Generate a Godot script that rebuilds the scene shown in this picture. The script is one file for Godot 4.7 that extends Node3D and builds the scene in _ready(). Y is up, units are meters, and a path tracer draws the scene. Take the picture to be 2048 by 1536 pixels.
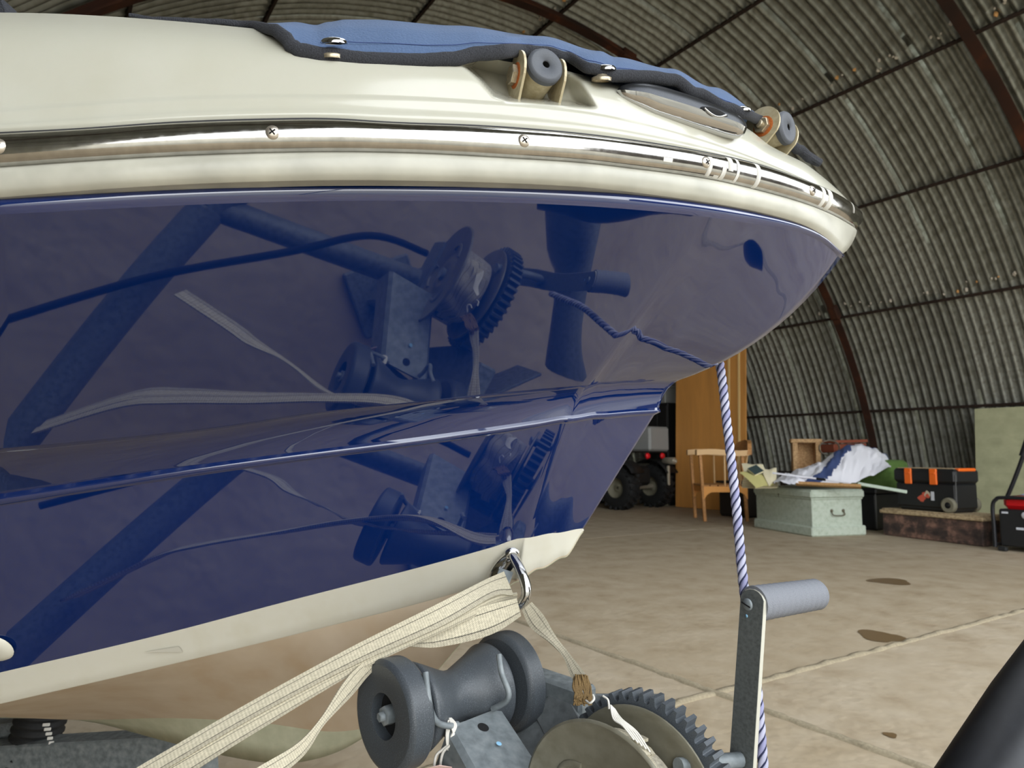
extends Node3D

# A small motor boat's bow on its trailer inside an arched corrugated-iron shed.
# World: y up, metres. The shed's length runs along D, its width along V.
const F := 1420.0
const EYE := Vector3(0, 0.85, 0)
const PITCH := 0.09618          # the lens looks up by 5.5 degrees
const D := Vector3(-0.54363, 0, -0.83933)
const V := Vector3(0.83933, 0, -0.54363)
const UP := Vector3.UP
const ARCH_V := 3.673           # centre of the arch across the shed
const ARCH_Y := -0.49
const ARCH_R := 5.68

var M := {}
var taken := {}
var rng := RandomNumberGenerator.new()

func _ready():
	rng.seed = 7
	var cam = Camera3D.new(); cam.name = "camera"; add_child(cam)
	cam.position = EYE; cam.rotation.x = PITCH
	cam.fov = rad_to_deg(2.0 * atan(768.0 / F)); cam.near = 0.02; cam.far = 200.0; cam.current = true
	var lens = CameraAttributesPhysical.new()
	lens.frustum_focal_length = 12.0 * F / 768.0; lens.frustum_focus_distance = 0.68; lens.exposure_aperture = 13.0
	lens.frustum_near = 0.02; lens.frustum_far = 200.0
	cam.attributes = lens
	var we = WorldEnvironment.new(); we.name = "world_environment"; add_child(we)
	var env = Environment.new()
	var sky = Sky.new(); var sm = ProceduralSkyMaterial.new()
	sm.sky_top_color = Color(0.88, 0.90, 0.92); sm.sky_horizon_color = Color(0.95, 0.955, 0.95)
	sm.ground_horizon_color = Color(0.62, 0.60, 0.55); sm.ground_bottom_color = Color(0.45, 0.43, 0.38)
	sm.sky_curve = 0.2
	sky.sky_material = sm
	env.background_mode = Environment.BG_SKY; env.sky = sky
	env.background_energy_multiplier = SKY_ENERGY
	env.tonemap_mode = Environment.TONE_MAPPER_LINEAR
	env.tonemap_exposure = EXPOSURE
	env.sdfgi_enabled = true; env.ssao_enabled = true; env.ssil_enabled = true
	we.environment = env
	materials()
	shed()
	yard_barn()
	boat()
	cover()
	trailer()
	ropes()
	stores()

const SKY_ENERGY := 3.0
const EXPOSURE := 1.84

# ---------------------------------------------------------------- places
func ray(px, py) -> Vector3:
	var c = Vector3((px - 1024.0) / F, -(py - 768.0) / F, -1.0)
	return c.rotated(Vector3.RIGHT, PITCH)

func at(px, py, d) -> Vector3:      # the point that stands d metres ahead in the direction of a pixel
	var r = ray(px, py)
	return EYE + r * (d / -r.z)

func fl(px, py) -> Vector3:         # the point of the floor in the direction of a pixel
	var r = ray(px, py)
	return EYE + r * (-EYE.y / r.y)

func uv(u, v, y = 0.0) -> Vector3:  # shed coordinates
	return D * u + V * v + UP * y

func on_plane(px, py, n: Vector3, c: float) -> Vector3:
	var r = ray(px, py)
	return EYE + r * ((c - EYE.dot(n)) / r.dot(n))

func curve(row, x: float) -> float: # smooth curve through [x, y, x, y ...]
	var n = row.size() / 2
	if x <= row[0]:
		return row[1] + (row[3] - row[1]) / (row[2] - row[0]) * (x - row[0])
	if x >= row[2 * n - 2]:
		return row[2 * n - 1] + (row[2 * n - 1] - row[2 * n - 3]) / (row[2 * n - 2] - row[2 * n - 4]) * (x - row[2 * n - 2])
	var k = 0
	while row[2 * k + 2] < x:
		k += 1
	var x0 = row[2 * k]; var x1 = row[2 * k + 2]; var y0 = row[2 * k + 1]; var y1 = row[2 * k + 3]
	var s = (y1 - y0) / (x1 - x0)
	var a = s; var b = s
	if k > 0:
		a = _slope((y0 - row[2 * k - 1]) / (x0 - row[2 * k - 2]), s)
	if k < n - 2:
		b = _slope(s, (row[2 * k + 5] - y1) / (row[2 * k + 4] - x1))
	var h = x1 - x0; var t = (x - x0) / h
	return y0 * (1 + 2 * t) * (1 - t) * (1 - t) + a * h * t * (1 - t) * (1 - t) + y1 * t * t * (3 - 2 * t) - b * h * t * t * (1 - t)

func _slope(p, q):
	return 0.0 if p * q <= 0 else 2.0 * p * q / (p + q)

# ---------------------------------------------------------------- nodes
func numbered(called: String) -> String:
	if not taken.has(called):
		taken[called] = 0
		return called
	taken[called] += 1
	return "%s_%03d" % [called, taken[called]]

func thing(called, label, category, where = Vector3.ZERO, group = ""):
	var o = Node3D.new(); o.name = numbered(called); add_child(o)
	o.position = where
	tag(o, label, category, group)
	return o

func tag(o, label, category, group = ""):
	o.set_meta("label", label); o.set_meta("category", category)
	if group:
		o.set_meta("group", group)

func setting(called):
	var o = Node3D.new(); o.name = called; add_child(o)
	o.set_meta("kind", "structure")
	return o

func start() -> SurfaceTool:
	var st = SurfaceTool.new(); st.begin(Mesh.PRIMITIVE_TRIANGLES)
	return st

func mesh_of(st: SurfaceTool, m, normals = true):
	if normals:
		st.generate_normals()
	st.set_material(m)
	return st.commit()

func part(called, st, m, parent, label = "", normals = true):
	var o = MeshInstance3D.new(); o.name = called
	o.mesh = mesh_of(st, m, normals) if st is SurfaceTool else st
	o.cast_shadow = GeometryInstance3D.SHADOW_CASTING_SETTING_ON
	parent.add_child(o, true)
	if parent is Node3D and parent.has_meta("origin"):
		o.position = -parent.get_meta("origin")
	if label:
		o.set_meta("label", label)
	return o

# A thing whose parts are given in world coordinates: node at its base, parts shifted back.
func rooted(called, label, category, base: Vector3, group = ""):
	var o = thing(called, label, category, base, group)
	o.set_meta("origin", base)
	return o

# ---------------------------------------------------------------- shapes
func tri(st, a, b, c, ua = Vector2.ZERO, ub = Vector2.ZERO, uc = Vector2.ZERO):
	st.set_uv(ua); st.add_vertex(a); st.set_uv(ub); st.add_vertex(b); st.set_uv(uc); st.add_vertex(c)

func quad(st, a, b, c, d, ua = Vector2(0, 0), ub = Vector2(1, 0), uc = Vector2(1, 1), ud = Vector2(0, 1)):
	tri(st, a, b, c, ua, ub, uc); tri(st, a, c, d, ua, uc, ud)

# rows of points, joined row to row; smooth across everything in the same group
func loft(st, G: Array, sg = 0, flip = false, ring = false, ulen = 1.0, vlen = 1.0):
	st.set_smooth_group(sg)
	var n = G[0].size(); var m = n if ring else n - 1
	for i in G.size() - 1:
		var v0 = vlen * i / (G.size() - 1); var v1 = vlen * (i + 1) / (G.size() - 1)
		for j in m:
			var k = (j + 1) % n
			var u0 = ulen * j / m; var u1 = ulen * (j + 1) / m
			if flip:
				quad(st, G[i][j], G[i + 1][j], G[i + 1][k], G[i][k], Vector2(u0, v0), Vector2(u0, v1), Vector2(u1, v1), Vector2(u1, v0))
			else:
				quad(st, G[i][j], G[i][k], G[i + 1][k], G[i + 1][j], Vector2(u0, v0), Vector2(u1, v0), Vector2(u1, v1), Vector2(u0, v1))

func fan(st, ring_: PackedVector3Array, flip = false, sg = -1):
	st.set_smooth_group(sg)
	var c = Vector3.ZERO
	for p in ring_:
		c += p
	c /= ring_.size()
	for j in ring_.size():
		var a = ring_[j]; var b = ring_[(j + 1) % ring_.size()]
		if flip: tri(st, c, b, a)
		else: tri(st, c, a, b)

# box with chamfered edges; xf places it (its centre and its axes)
func box(st, xf: Transform3D, size: Vector3, ch = 0.004):
	st.set_smooth_group(-1)
	var h = size * 0.5
	ch = min(ch, min(h.x, min(h.y, h.z)) * 0.9)
	var i = h - Vector3(ch, ch, ch)
	for ax in 3:
		var b = (ax + 1) % 3; var c = (ax + 2) % 3
		for s in [-1.0, 1.0]:
			var q = []
			for t in [[-1, -1], [1, -1], [1, 1], [-1, 1]]:
				var p = Vector3.ZERO; p[ax] = h[ax] * s; p[b] = i[b] * t[0]; p[c] = i[c] * t[1]
				q.append(xf * p)
			if s > 0: quad(st, q[0], q[3], q[2], q[1])
			else: quad(st, q[0], q[1], q[2], q[3])
		for s in [-1.0, 1.0]:
			for t in [-1.0, 1.0]:
				var q = []
				for e in [[0, -1], [0, 1], [1, 1], [1, -1]]:
					var p = Vector3.ZERO; p[ax] = i[ax] * e[1]
					p[b] = (h[b] if e[0] == 0 else i[b]) * s; p[c] = (i[c] if e[0] == 0 else h[c]) * t
					q.append(xf * p)
				if s * t > 0: quad(st, q[0], q[3], q[2], q[1])
				else: quad(st, q[0], q[1], q[2], q[3])
	for sx in [-1.0, 1.0]:
		for sy in [-1.0, 1.0]:
			for sz in [-1.0, 1.0]:
				var a = xf * Vector3(h.x * sx, i.y * sy, i.z * sz); var b = xf * Vector3(i.x * sx, h.y * sy, i.z * sz); var c = xf * Vector3(i.x * sx, i.y * sy, h.z * sz)
				if sx * sy * sz > 0: tri(st, a, c, b)
				else: tri(st, a, b, c)

func frame(o: Vector3, x: Vector3, y: Vector3) -> Transform3D:
	x = x.normalized()
	var z = x.cross(y).normalized()
	y = z.cross(x)
	return Transform3D(Basis(x, y, z), o)

func bar(st, a: Vector3, b: Vector3, w, h, side: Vector3 = Vector3.ZERO, ch = 0.003):   # a straight bar from a to b, w along side, h across
	var y = (b - a).normalized()
	if side == Vector3.ZERO:
		side = y.cross(Vector3.UP if abs(y.y) < 0.9 else Vector3.RIGHT)
	var x = (side - y * side.dot(y)).normalized()
	box(st, Transform3D(Basis(x, y, x.cross(y)), (a + b) * 0.5), Vector3(w, (b - a).length(), h), ch)

func tube(st, path: PackedVector3Array, r, seg = 10, capped = true, sg = 0, flat = 1.0, up0 = Vector3.ZERO):
	var G = []
	var n = path.size()
	var side = Vector3.ZERO
	for i in n:
		var t = (path[min(i + 1, n - 1)] - path[max(i - 1, 0)]).normalized()
		if side == Vector3.ZERO:
			side = up0 if up0 != Vector3.ZERO else (Vector3.UP if abs(t.y) < 0.9 else Vector3.RIGHT)
		side = (side - t * side.dot(t)).normalized()
		var w = t.cross(side)
		var rr = r[i] if r is Array or r is PackedFloat32Array else r
		var ring = PackedVector3Array()
		for k in seg:
			var a = TAU * k / seg
			ring.append(path[i] + side * cos(a) * rr + w * sin(a) * rr * flat)
		G.append(ring)
	loft(st, G, sg, true, true)
	if capped:
		fan(st, G[0], true); fan(st, G[n - 1], false)

func smooth_path(pts: PackedVector3Array, steps = 8) -> PackedVector3Array:
	var out = PackedVector3Array()
	for i in pts.size() - 1:
		var p0 = pts[max(i - 1, 0)]; var p3 = pts[min(i + 2, pts.size() - 1)]
		for k in steps:
			out.append(pts[i].cubic_interpolate(pts[i + 1], p0, p3, float(k) / steps))
	out.append(pts[pts.size() - 1])
	return out

# turned shape: profile of (radius, height) along xf's y axis; breaks: profile points where the smoothing stops
func lathe(st, prof: Array, xf: Transform3D, seg = 32, breaks: Array = []):
	var g = 0
	for i in prof.size() - 1:
		if i in breaks:
			g += 1
		var G = []
		for k in 2:
			var p = prof[i + k]; var ring = PackedVector3Array()
			for j in seg:
				var a = TAU * j / seg
				ring.append(xf * Vector3(cos(a) * p[0], p[1], sin(a) * p[0]))
			G.append(ring)
		loft(st, G, g, true, true)

# flat outline pushed out along z; chamfered rims
func prism(st, poly: PackedVector2Array, depth: float, xf: Transform3D, ch = 0.0):
	if Geometry2D.is_polygon_clockwise(poly):
		poly.reverse()
	var inner = poly
	if ch > 0:
		var off = Geometry2D.offset_polygon(poly, -ch)
		if off.size() == 1 and off[0].size() == poly.size():
			inner = off[0]
			# start both outlines at the same corner
			var best = 0
			for k in inner.size():
				if inner[k].distance_to(poly[0]) < inner[best].distance_to(poly[0]): best = k
			var turned = PackedVector2Array()
			for k in inner.size(): turned.append(inner[(best + k) % inner.size()])
			inner = turned
		else:
			ch = 0.0
	var idx = Geometry2D.triangulate_polygon(inner)
	st.set_smooth_group(-1)
	for k in range(0, idx.size(), 3):
		var a = inner[idx[k]]; var b = inner[idx[k + 1]]; var c = inner[idx[k + 2]]
		if (b - a).cross(c - a) < 0:
			var t = b; b = c; c = t
		tri(st, xf * Vector3(a.x, a.y, depth), xf * Vector3(c.x, c.y, depth), xf * Vector3(b.x, b.y, depth))
		tri(st, xf * Vector3(a.x, a.y, 0), xf * Vector3(b.x, b.y, 0), xf * Vector3(c.x, c.y, 0))
	var n = poly.size()
	for k in n:
		var a = poly[k]; var b = poly[(k + 1) % n]; var ai = inner[k % inner.size()]; var bi = inner[(k + 1) % inner.size()]
		quad(st, xf * Vector3(a.x, a.y, ch), xf * Vector3(a.x, a.y, depth - ch), xf * Vector3(b.x, b.y, depth - ch), xf * Vector3(b.x, b.y, ch))
		if ch > 0:
			quad(st, xf * Vector3(a.x, a.y, depth - ch), xf * Vector3(ai.x, ai.y, depth), xf * Vector3(bi.x, bi.y, depth), xf * Vector3(b.x, b.y, depth - ch))
			quad(st, xf * Vector3(ai.x, ai.y, 0), xf * Vector3(a.x, a.y, ch), xf * Vector3(b.x, b.y, ch), xf * Vector3(bi.x, bi.y, 0))

# a strap: centre line, its width direction at each point, half widths, thickness
func ribbon(st, mid: PackedVector3Array, wide: PackedVector3Array, half: PackedFloat32Array, thick = 0.002, vl = 10.0):
	var G = []
	for i in mid.size():
		var t = (mid[min(i + 1, mid.size() - 1)] - mid[max(i - 1, 0)]).normalized()
		var wv = (wide[i] - t * wide[i].dot(t)).normalized()
		var nv = t.cross(wv) * thick * 0.5
		var a = mid[i] - wv * half[i]; var b = mid[i] + wv * half[i]
		G.append([a + nv, b + nv, b - nv, a - nv])
	var n = G.size()
	for f in 4:
		st.set_smooth_group(f)
		for i in n - 1:
			var k = (f + 1) % 4
			var v0 = vl * i / (n - 1); var v1 = vl * (i + 1) / (n - 1)
			var u0 = 0.0 if f == 0 else (1.0 if f < 3 else 0.0); var u1 = 1.0 if f < 2 else 0.0
			quad(st, G[i][f], G[i + 1][f], G[i + 1][k], G[i][k], Vector2(u0, v0), Vector2(u0, v1), Vector2(u1, v1), Vector2(u1, v0))
	quad(st, G[0][0], G[0][1], G[0][2], G[0][3]); quad(st, G[n - 1][3], G[n - 1][2], G[n - 1][1], G[n - 1][0])

# ---------------------------------------------------------------- materials
func noise_tex(s, freq, cols: Array, normal = false, bump = 4.0, octaves = 4, size = 512, kind = FastNoiseLite.TYPE_SIMPLEX_SMOOTH, stretch = Vector3.ONE):
	var t = NoiseTexture2D.new(); t.width = size; t.height = size; t.seamless = true; t.seamless_blend_skirt = 0.3
	var n = FastNoiseLite.new(); n.seed = s; n.frequency = freq; n.noise_type = kind; n.fractal_octaves = octaves
	n.fractal_gain = 0.55
	t.noise = n
	if normal:
		t.as_normal_map = true; t.bump_strength = bump
	else:
		var g = Gradient.new()
		var offs = PackedFloat32Array(); var cc = PackedColorArray()
		for i in cols.size():
			offs.append(float(i) / max(1, cols.size() - 1)); cc.append(cols[i])
		g.offsets = offs; g.colors = cc
		t.color_ramp = g
	return t

func rgb(r, g, b) -> Color:
	return Color(r / 255.0, g / 255.0, b / 255.0)

func mat(called, col: Color, rough, metal = 0.0, tex = null, scale = 1.0, nrm = null, nscale = 0.5):
	var m = StandardMaterial3D.new()
	m.resource_name = called
	m.albedo_color = col; m.roughness = rough; m.metallic = metal
	m.cull_mode = BaseMaterial3D.CULL_DISABLED
	if tex != null:
		m.albedo_texture = tex
	if tex != null or nrm != null:
		m.uv1_triplanar = true; m.uv1_world_triplanar = true
		m.uv1_scale = Vector3(scale, scale, scale)
	if nrm != null:
		m.normal_enabled = true; m.normal_texture = nrm; m.normal_scale = nscale
	M[called] = m
	return m

func g(a, b, n):  # n greys between a and b
	var out = []
	for i in n:
		var v = lerp(float(a), float(b), float(i) / (n - 1)); out.append(Color(v, v, v))
	return out

func materials():
	var fine = noise_tex(3, 0.03, g(0.72, 1.0, 3))
	var cloud = noise_tex(5, 0.008, g(0.80, 1.0, 3))
	var grain_n = noise_tex(9, 0.08, [], true, 6.0)
	var soft_n = noise_tex(11, 0.012, [], true, 3.0)
	var speck = noise_tex(13, 0.11, [Color(0.62, 0.62, 0.62), Color(0.66, 0.66, 0.66), Color(0.7, 0.7, 0.7), Color(1, 1, 1)], false, 4, 3)
	# boat
	var b = mat("gelcoat_blue", rgb(4, 32, 88), 0.03)
	b.metallic_specular = 0.9; b.clearcoat_enabled = true; b.clearcoat = 1.0; b.clearcoat_roughness = 0.02
	var c = mat("gelcoat_cream", rgb(192, 191, 179), 0.22, 0.0, noise_tex(21, 0.01, [rgb(244, 242, 236), rgb(255, 255, 255)]), 2.0)
	c.clearcoat_enabled = true; c.clearcoat = 0.5; c.clearcoat_roughness = 0.1
	mat("lip_cream", rgb(198, 196, 182), 0.3, 0.0, cloud, 4.0, soft_n, 0.15)
	mat("stripe_cream", rgb(214, 211, 197), 0.28, 0.0, noise_tex(23, 0.01, [rgb(246, 244, 238), rgb(255, 255, 255), rgb(252, 251, 247)]), 3.0)
	mat("bottom_tan", rgb(218, 206, 188), 0.5, 0.0, noise_tex(25, 0.01, [rgb(225, 205, 180), rgb(240, 232, 222), rgb(255, 250, 245)]), 2.0)
	mat("worn_grey", rgb(196, 192, 178), 0.6)
	mat("keel_pale", rgb(205, 205, 186), 0.5, 0.0, noise_tex(27, 0.02, [rgb(215, 220, 205), rgb(255, 255, 248)]), 3.0)
	var s = mat("stainless", Color(0.80, 0.79, 0.77), 0.12, 1.0, noise_tex(31, 0.02, g(0.82, 1.0, 3)), 6.0)
	s.roughness_texture = noise_tex(33, 0.04, g(0.25, 1.0, 3)); s.roughness = 0.2
	mat("chrome", Color(0.74, 0.74, 0.74), 0.07, 1.0)
	mat("chrome_dusty", Color(0.40, 0.41, 0.43), 0.30, 0.8, speck, 14.0)
	mat("scuff_white", rgb(214, 212, 205), 0.7)
	mat("screw_steel", rgb(205, 196, 184), 0.3, 0.85)
	mat("bolt_steel", rgb(214, 200, 172), 0.35, 0.7, fine, 20.0)
	mat("rust_bright", rgb(196, 122, 54), 0.9, 0.0, noise_tex(35, 0.05, [rgb(170, 120, 90), rgb(255, 250, 240)]), 20.0)
	mat("bracket_cream", rgb(212, 203, 178), 0.35, 0.15, noise_tex(37, 0.03, [rgb(205, 195, 175), rgb(255, 255, 250)]), 8.0)
	mat("cap_rubber", rgb(86, 90, 98), 0.55, 0.0, noise_tex(39, 0.1, g(0.86, 1.0, 3)), 10.0)
	mat("hole_black", rgb(10, 10, 12), 0.9)
	var cv = mat("canvas_blue", rgb(84, 106, 140), 0.95, 0.0, noise_tex(41, 0.12, [rgb(205, 210, 220), rgb(232, 235, 240), rgb(255, 255, 255)]), 7.0, grain_n, 0.4)
	cv.rim_enabled = true; cv.rim = 0.3
	mat("webbing_charcoal", rgb(74, 75, 80), 0.95, 0.0, noise_tex(43, 0.16, [rgb(105, 108, 115), rgb(180, 184, 192), rgb(255, 255, 255)], false, 4, 2), 12.0, grain_n, 1.0)
	mat("seal_dark", rgb(46, 46, 48), 0.7)
	# trailer
	mat("roller_rubber", rgb(186, 198, 210), 0.42, 0.0, noise_tex(45, 0.14, [Color(0.33, 0.33, 0.33), Color(0.35, 0.35, 0.35), Color(0.36, 0.36, 0.36), Color(0.46, 0.46, 0.46), Color(1.0, 1.0, 1.0)], false, 4, 3), 9.0)
	mat("roller_rubber_face", rgb(47, 51, 57), 0.5, 0.0, speck, 9.0)
	mat("galvanised", rgb(156, 161, 163), 0.5, 0.15, noise_tex(47, 0.02, [rgb(150, 155, 158), rgb(205, 210, 212), rgb(255, 255, 255)]), 5.0, soft_n, 0.2)
	mat("galvanised_dark", rgb(124, 129, 131), 0.55, 0.12, noise_tex(49, 0.03, [rgb(160, 160, 158), rgb(225, 226, 226), rgb(255, 255, 255)]), 5.0)
	mat("winch_zinc", rgb(136, 134, 122), 0.40, 0.15, noise_tex(51, 0.015, [rgb(190, 184, 168), rgb(225, 222, 212), rgb(255, 254, 250)]), 6.0, soft_n, 0.2)
	mat("gear_steel", rgb(124, 129, 134), 0.5, 0.1, noise_tex(53, 0.12, [Color(0.5, 0.5, 0.5), Color(0.66, 0.68, 0.7), Color(1, 1, 1)], false, 4, 3), 14.0)
	mat("arm_steel", rgb(122, 126, 124), 0.55, 0.1, noise_tex(55, 0.05, [Color(0.6, 0.6, 0.6), Color(0.85, 0.86, 0.86), Color(1, 1, 1)]), 7.0)
	mat("arm_edge", rgb(206, 204, 190), 0.5, 0.2)
	mat("grip_grey", rgb(156, 158, 163), 0.8, 0.0, noise_tex(57, 0.2, [Color(0.6, 0.61, 0.63), Color(0.8, 0.81, 0.83), Color(1, 1, 1)], false, 4, 2), 12.0, grain_n, 0.5)
	mat("black_tube", rgb(34, 36, 42), 0.45, 0.1, noise_tex(59, 0.02, [Color(0.55, 0.55, 0.58), Color(0.7, 0.7, 0.72), Color(1, 1, 1)]), 5.0)
	mat("tyre_black", rgb(30, 31, 32), 0.75, 0.0, fine, 8.0)
	mat("paint_blue_pale", rgb(140, 190, 222), 0.8)
	mat("string_white", rgb(226, 222, 212), 0.9)
	mat("label_pink", rgb(226, 190, 180), 0.9)
	mat("ink", rgb(40, 36, 44), 0.8)
	mat("frayed", rgb(150, 128, 92), 0.95, 0.0, noise_tex(61, 0.15, [rgb(140, 125, 100), rgb(255, 250, 235)], false, 4, 2), 10.0)
	M["webbing"] = webbing_mat()
	mat("webbing_roll", rgb(196, 190, 176), 0.9, 0.0, noise_tex(63, 0.05, [rgb(110, 112, 116), rgb(215, 212, 205), rgb(255, 252, 245)]), 8.0)
	mat("rope_light", rgb(182, 182, 204), 0.85)
	mat("rope_mid", rgb(150, 150, 184), 0.85)
	mat("rope_dark", rgb(44, 48, 78), 0.85)
	# shed
	mat("iron_a", rgb(166, 168, 163), 0.45, 0.6, noise_tex(71, 0.02, [rgb(150, 145, 130), rgb(215, 213, 205), rgb(255, 255, 250)]), 0.9)
	mat("iron_b", rgb(154, 156, 151), 0.45, 0.6, noise_tex(73, 0.02, [rgb(150, 140, 124), rgb(215, 213, 205), rgb(255, 255, 250)]), 0.9)
	mat("iron_c", rgb(174, 176, 172), 0.45, 0.6, noise_tex(75, 0.03, [rgb(150, 145, 134), rgb(222, 220, 212), rgb(255, 255, 250)]), 0.9)
	mat("rib_rust", rgb(150, 104, 58), 0.85, 0.0, noise_tex(77, 0.006, [rgb(60, 52, 48), rgb(78, 64, 58), rgb(110, 82, 66), rgb(255, 196, 120)]), 0.5)
	mat("purlin_rust", rgb(58, 46, 36), 0.85, 0.0, noise_tex(79, 0.03, [rgb(110, 90, 78), rgb(190, 160, 140), rgb(255, 225, 200)]), 1.6)
	mat("flake_lime", rgb(186, 176, 160), 0.9)
	mat("flake_ochre", rgb(200, 150, 92), 0.9)
	var rf = mat("rooflight", Color(0.9, 0.92, 0.92, 0.12), 0.2); rf.transparency = BaseMaterial3D.TRANSPARENCY_ALPHA
	mat("concrete", rgb(186, 174, 154), 0.85, 0.0, noise_tex(81, 0.016, [rgb(214, 203, 188), rgb(236, 229, 218), rgb(246, 241, 234), rgb(255, 252, 248)], false, 4, 5), 0.45, noise_tex(83, 0.06, [], true, 3.0), 0.25)
	mat("concrete_b", rgb(181, 168, 146), 0.85, 0.0, noise_tex(85, 0.016, [rgb(214, 203, 188), rgb(236, 229, 218), rgb(246, 241, 234), rgb(255, 252, 248)], false, 4, 5), 0.45, noise_tex(83, 0.06, [], true, 3.0), 0.25)
	mat("mortar", rgb(184, 170, 142), 0.95, 0.0, fine, 5.0)
	mat("oil", rgb(112, 90, 60), 0.4)
	mat("outside_ground", rgb(170, 165, 150), 0.95, 0.0, cloud, 0.3)
	mat("barn_board", rgb(70, 64, 58), 0.9, 0.0, cloud, 0.5)
	mat("barn_roof", rgb(96, 94, 92), 0.85)
	mat("end_block", rgb(120, 112, 100), 0.95, 0.0, cloud, 0.8)
	# stores
	mat("chest_green", rgb(188, 198, 184), 0.75, 0.0, noise_tex(91, 0.02, [rgb(205, 208, 200), rgb(240, 242, 238), rgb(255, 255, 255), rgb(255, 255, 255)]), 1.6)
	mat("chest_wear", rgb(98, 92, 76), 0.9)
	mat("box_black", rgb(32, 33, 35), 0.45, 0.0, cloud, 2.0)
	mat("box_black_edge", rgb(98, 98, 96), 0.6)
	mat("toolbox_black", rgb(26, 27, 29), 0.5)
	mat("latch_orange", rgb(246, 112, 28), 0.5)
	mat("sticker_red", rgb(205, 92, 70), 0.5)
	mat("sticker_white", rgb(205, 208, 216), 0.5)
	mat("wheel_grey", rgb(122, 118, 100), 0.7)
	mat("cloth_white", rgb(238, 238, 246), 0.95)
	mat("cloth_navy", rgb(62, 78, 124), 0.95)
	mat("cloth_green", rgb(96, 128, 62), 0.95, 0.0, cloud, 3.0)
	mat("cloth_blue", rgb(165, 185, 220), 0.95)
	mat("slat_green", rgb(200, 216, 200), 0.6)
	mat("plank_raw", rgb(206, 160, 104), 0.85, 0.0, fine, 3.0)
	mat("crate_wood", rgb(220, 190, 150), 0.9, 0.0, noise_tex(93, 0.02, [rgb(170, 150, 130), rgb(255, 250, 240)]), 3.0)
	mat("plank_red", rgb(140, 74, 52), 0.85)
	mat("paper_cream", rgb(240, 230, 196), 0.9)
	mat("paper_yellow", rgb(204, 196, 130), 0.9)
	mat("book_green", rgb(50, 66, 66), 0.8)
	mat("trough_side", rgb(150, 134, 126), 0.9, 0.0, noise_tex(95, 0.012, [rgb(70, 68, 70), rgb(100, 96, 96), rgb(130, 118, 114), rgb(228, 196, 180), rgb(250, 220, 204)], false, 4, 4), 1.3)
	mat("trough_top", rgb(206, 190, 164), 0.9, 0.0, noise_tex(97, 0.03, [rgb(120, 110, 100), rgb(235, 225, 205), rgb(255, 250, 235)]), 2.0)
	mat("board_green", rgb(190, 190, 152), 0.8, 0.0, cloud, 1.2)
	mat("board_wood", rgb(236, 170, 92), 0.55, 0.0, wood_tex(), 0.6)
	mat("board_wood_pale", rgb(246, 208, 140), 0.55)
	mat("chair_wood", rgb(214, 158, 98), 0.6, 0.0, noise_tex(99, 0.02, [rgb(190, 180, 165), rgb(255, 250, 240)]), 2.5)
	mat("chair_orange", rgb(236, 164, 82), 0.6)
	mat("chair_pale", rgb(226, 186, 134), 0.6)
	mat("quad_grey", rgb(150, 152, 150), 0.5)
	mat("quad_metal", rgb(176, 168, 150), 0.4, 0.4)
	mat("quad_black", rgb(24, 24, 25), 0.6)
	mat("tail_red", rgb(225, 20, 36), 0.2)
	mat("gen_red", rgb(196, 22, 28), 0.35)
	mat("rag", rgb(196, 184, 160), 0.95)
	mat("junk_dark", rgb(48, 42, 36), 0.9)
	mat("wire", rgb(120, 112, 98), 0.6)

func wood_tex():
	var im = Image.create(256, 512, false, Image.FORMAT_RGB8)
	var n = FastNoiseLite.new(); n.seed = 5; n.frequency = 0.03; n.fractal_octaves = 4
	for y in 512:
		for x in 256:
			var a = TAU * x / 256.0; var b_ = TAU * y / 512.0
			var v = n.get_noise_3d(cos(a) * 60, sin(a) * 60, sin(b_) * 8) * 0.5 + 0.5
			v = clamp(0.92 + 0.25 * (v - 0.5), 0.0, 1.0)
			im.set_pixel(x, y, Color(v, v * 0.985, v * 0.96))
	im.generate_mipmaps()
	return ImageTexture.create_from_image(im)

func webbing_mat():   # cream polyester strap: cross ribs and two dark stitch lines
	var im = Image.create(128, 256, false, Image.FORMAT_RGB8)
	var n = FastNoiseLite.new(); n.seed = 8; n.frequency = 0.06
	for y in 256:
		for x in 128:
			var rib = 0.5 + 0.5 * sin(TAU * (y / 16.0 + 0.25 * sin(TAU * x / 8.0)))
			var dirt = n.get_noise_2d(x, y * 0.4) * 0.10
			var v = 0.76 + 0.20 * rib + dirt
			var c = Color(v, v * 0.98, v * 0.92)
			if abs(x - 30) < 2 or abs(x - 98) < 2:
				c = c * 0.22
			if x > 92:
				c = c * 0.9
			im.set_pixel(x, y, c.clamp())
	im.generate_mipmaps()
	var m = StandardMaterial3D.new()
	m.albedo_texture = ImageTexture.create_from_image(im); m.albedo_color = rgb(216, 211, 197)
	m.roughness = 0.9; m.cull_mode = BaseMaterial3D.CULL_DISABLED
	return m

# ---------------------------------------------------------------- the shed
func arch(u, deg, r) -> Vector3:   # a point of the vault: deg from the floor on the right over the top to the left
	var a = deg_to_rad(deg)
	return uv(u, ARCH_V + r * cos(a), ARCH_Y + r * sin(a))

func seen_angle(alpha_deg, r) -> float:  # the vault angle of a line that stands alpha degrees over the lens, across the shed
	var al = deg_to_rad(alpha_deg)
	var d = Vector2(cos(al), sin(al)); var o = Vector2(-ARCH_V, EYE.y - ARCH_Y)
	var b = o.dot(d); var c = o.dot(o) - r * r
	var t = -b + sqrt(b * b - c)
	var p = o + d * t
	return rad_to_deg(p.angle())

const U_FRONT := -1.4
const U_BACK := 10.6

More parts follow.
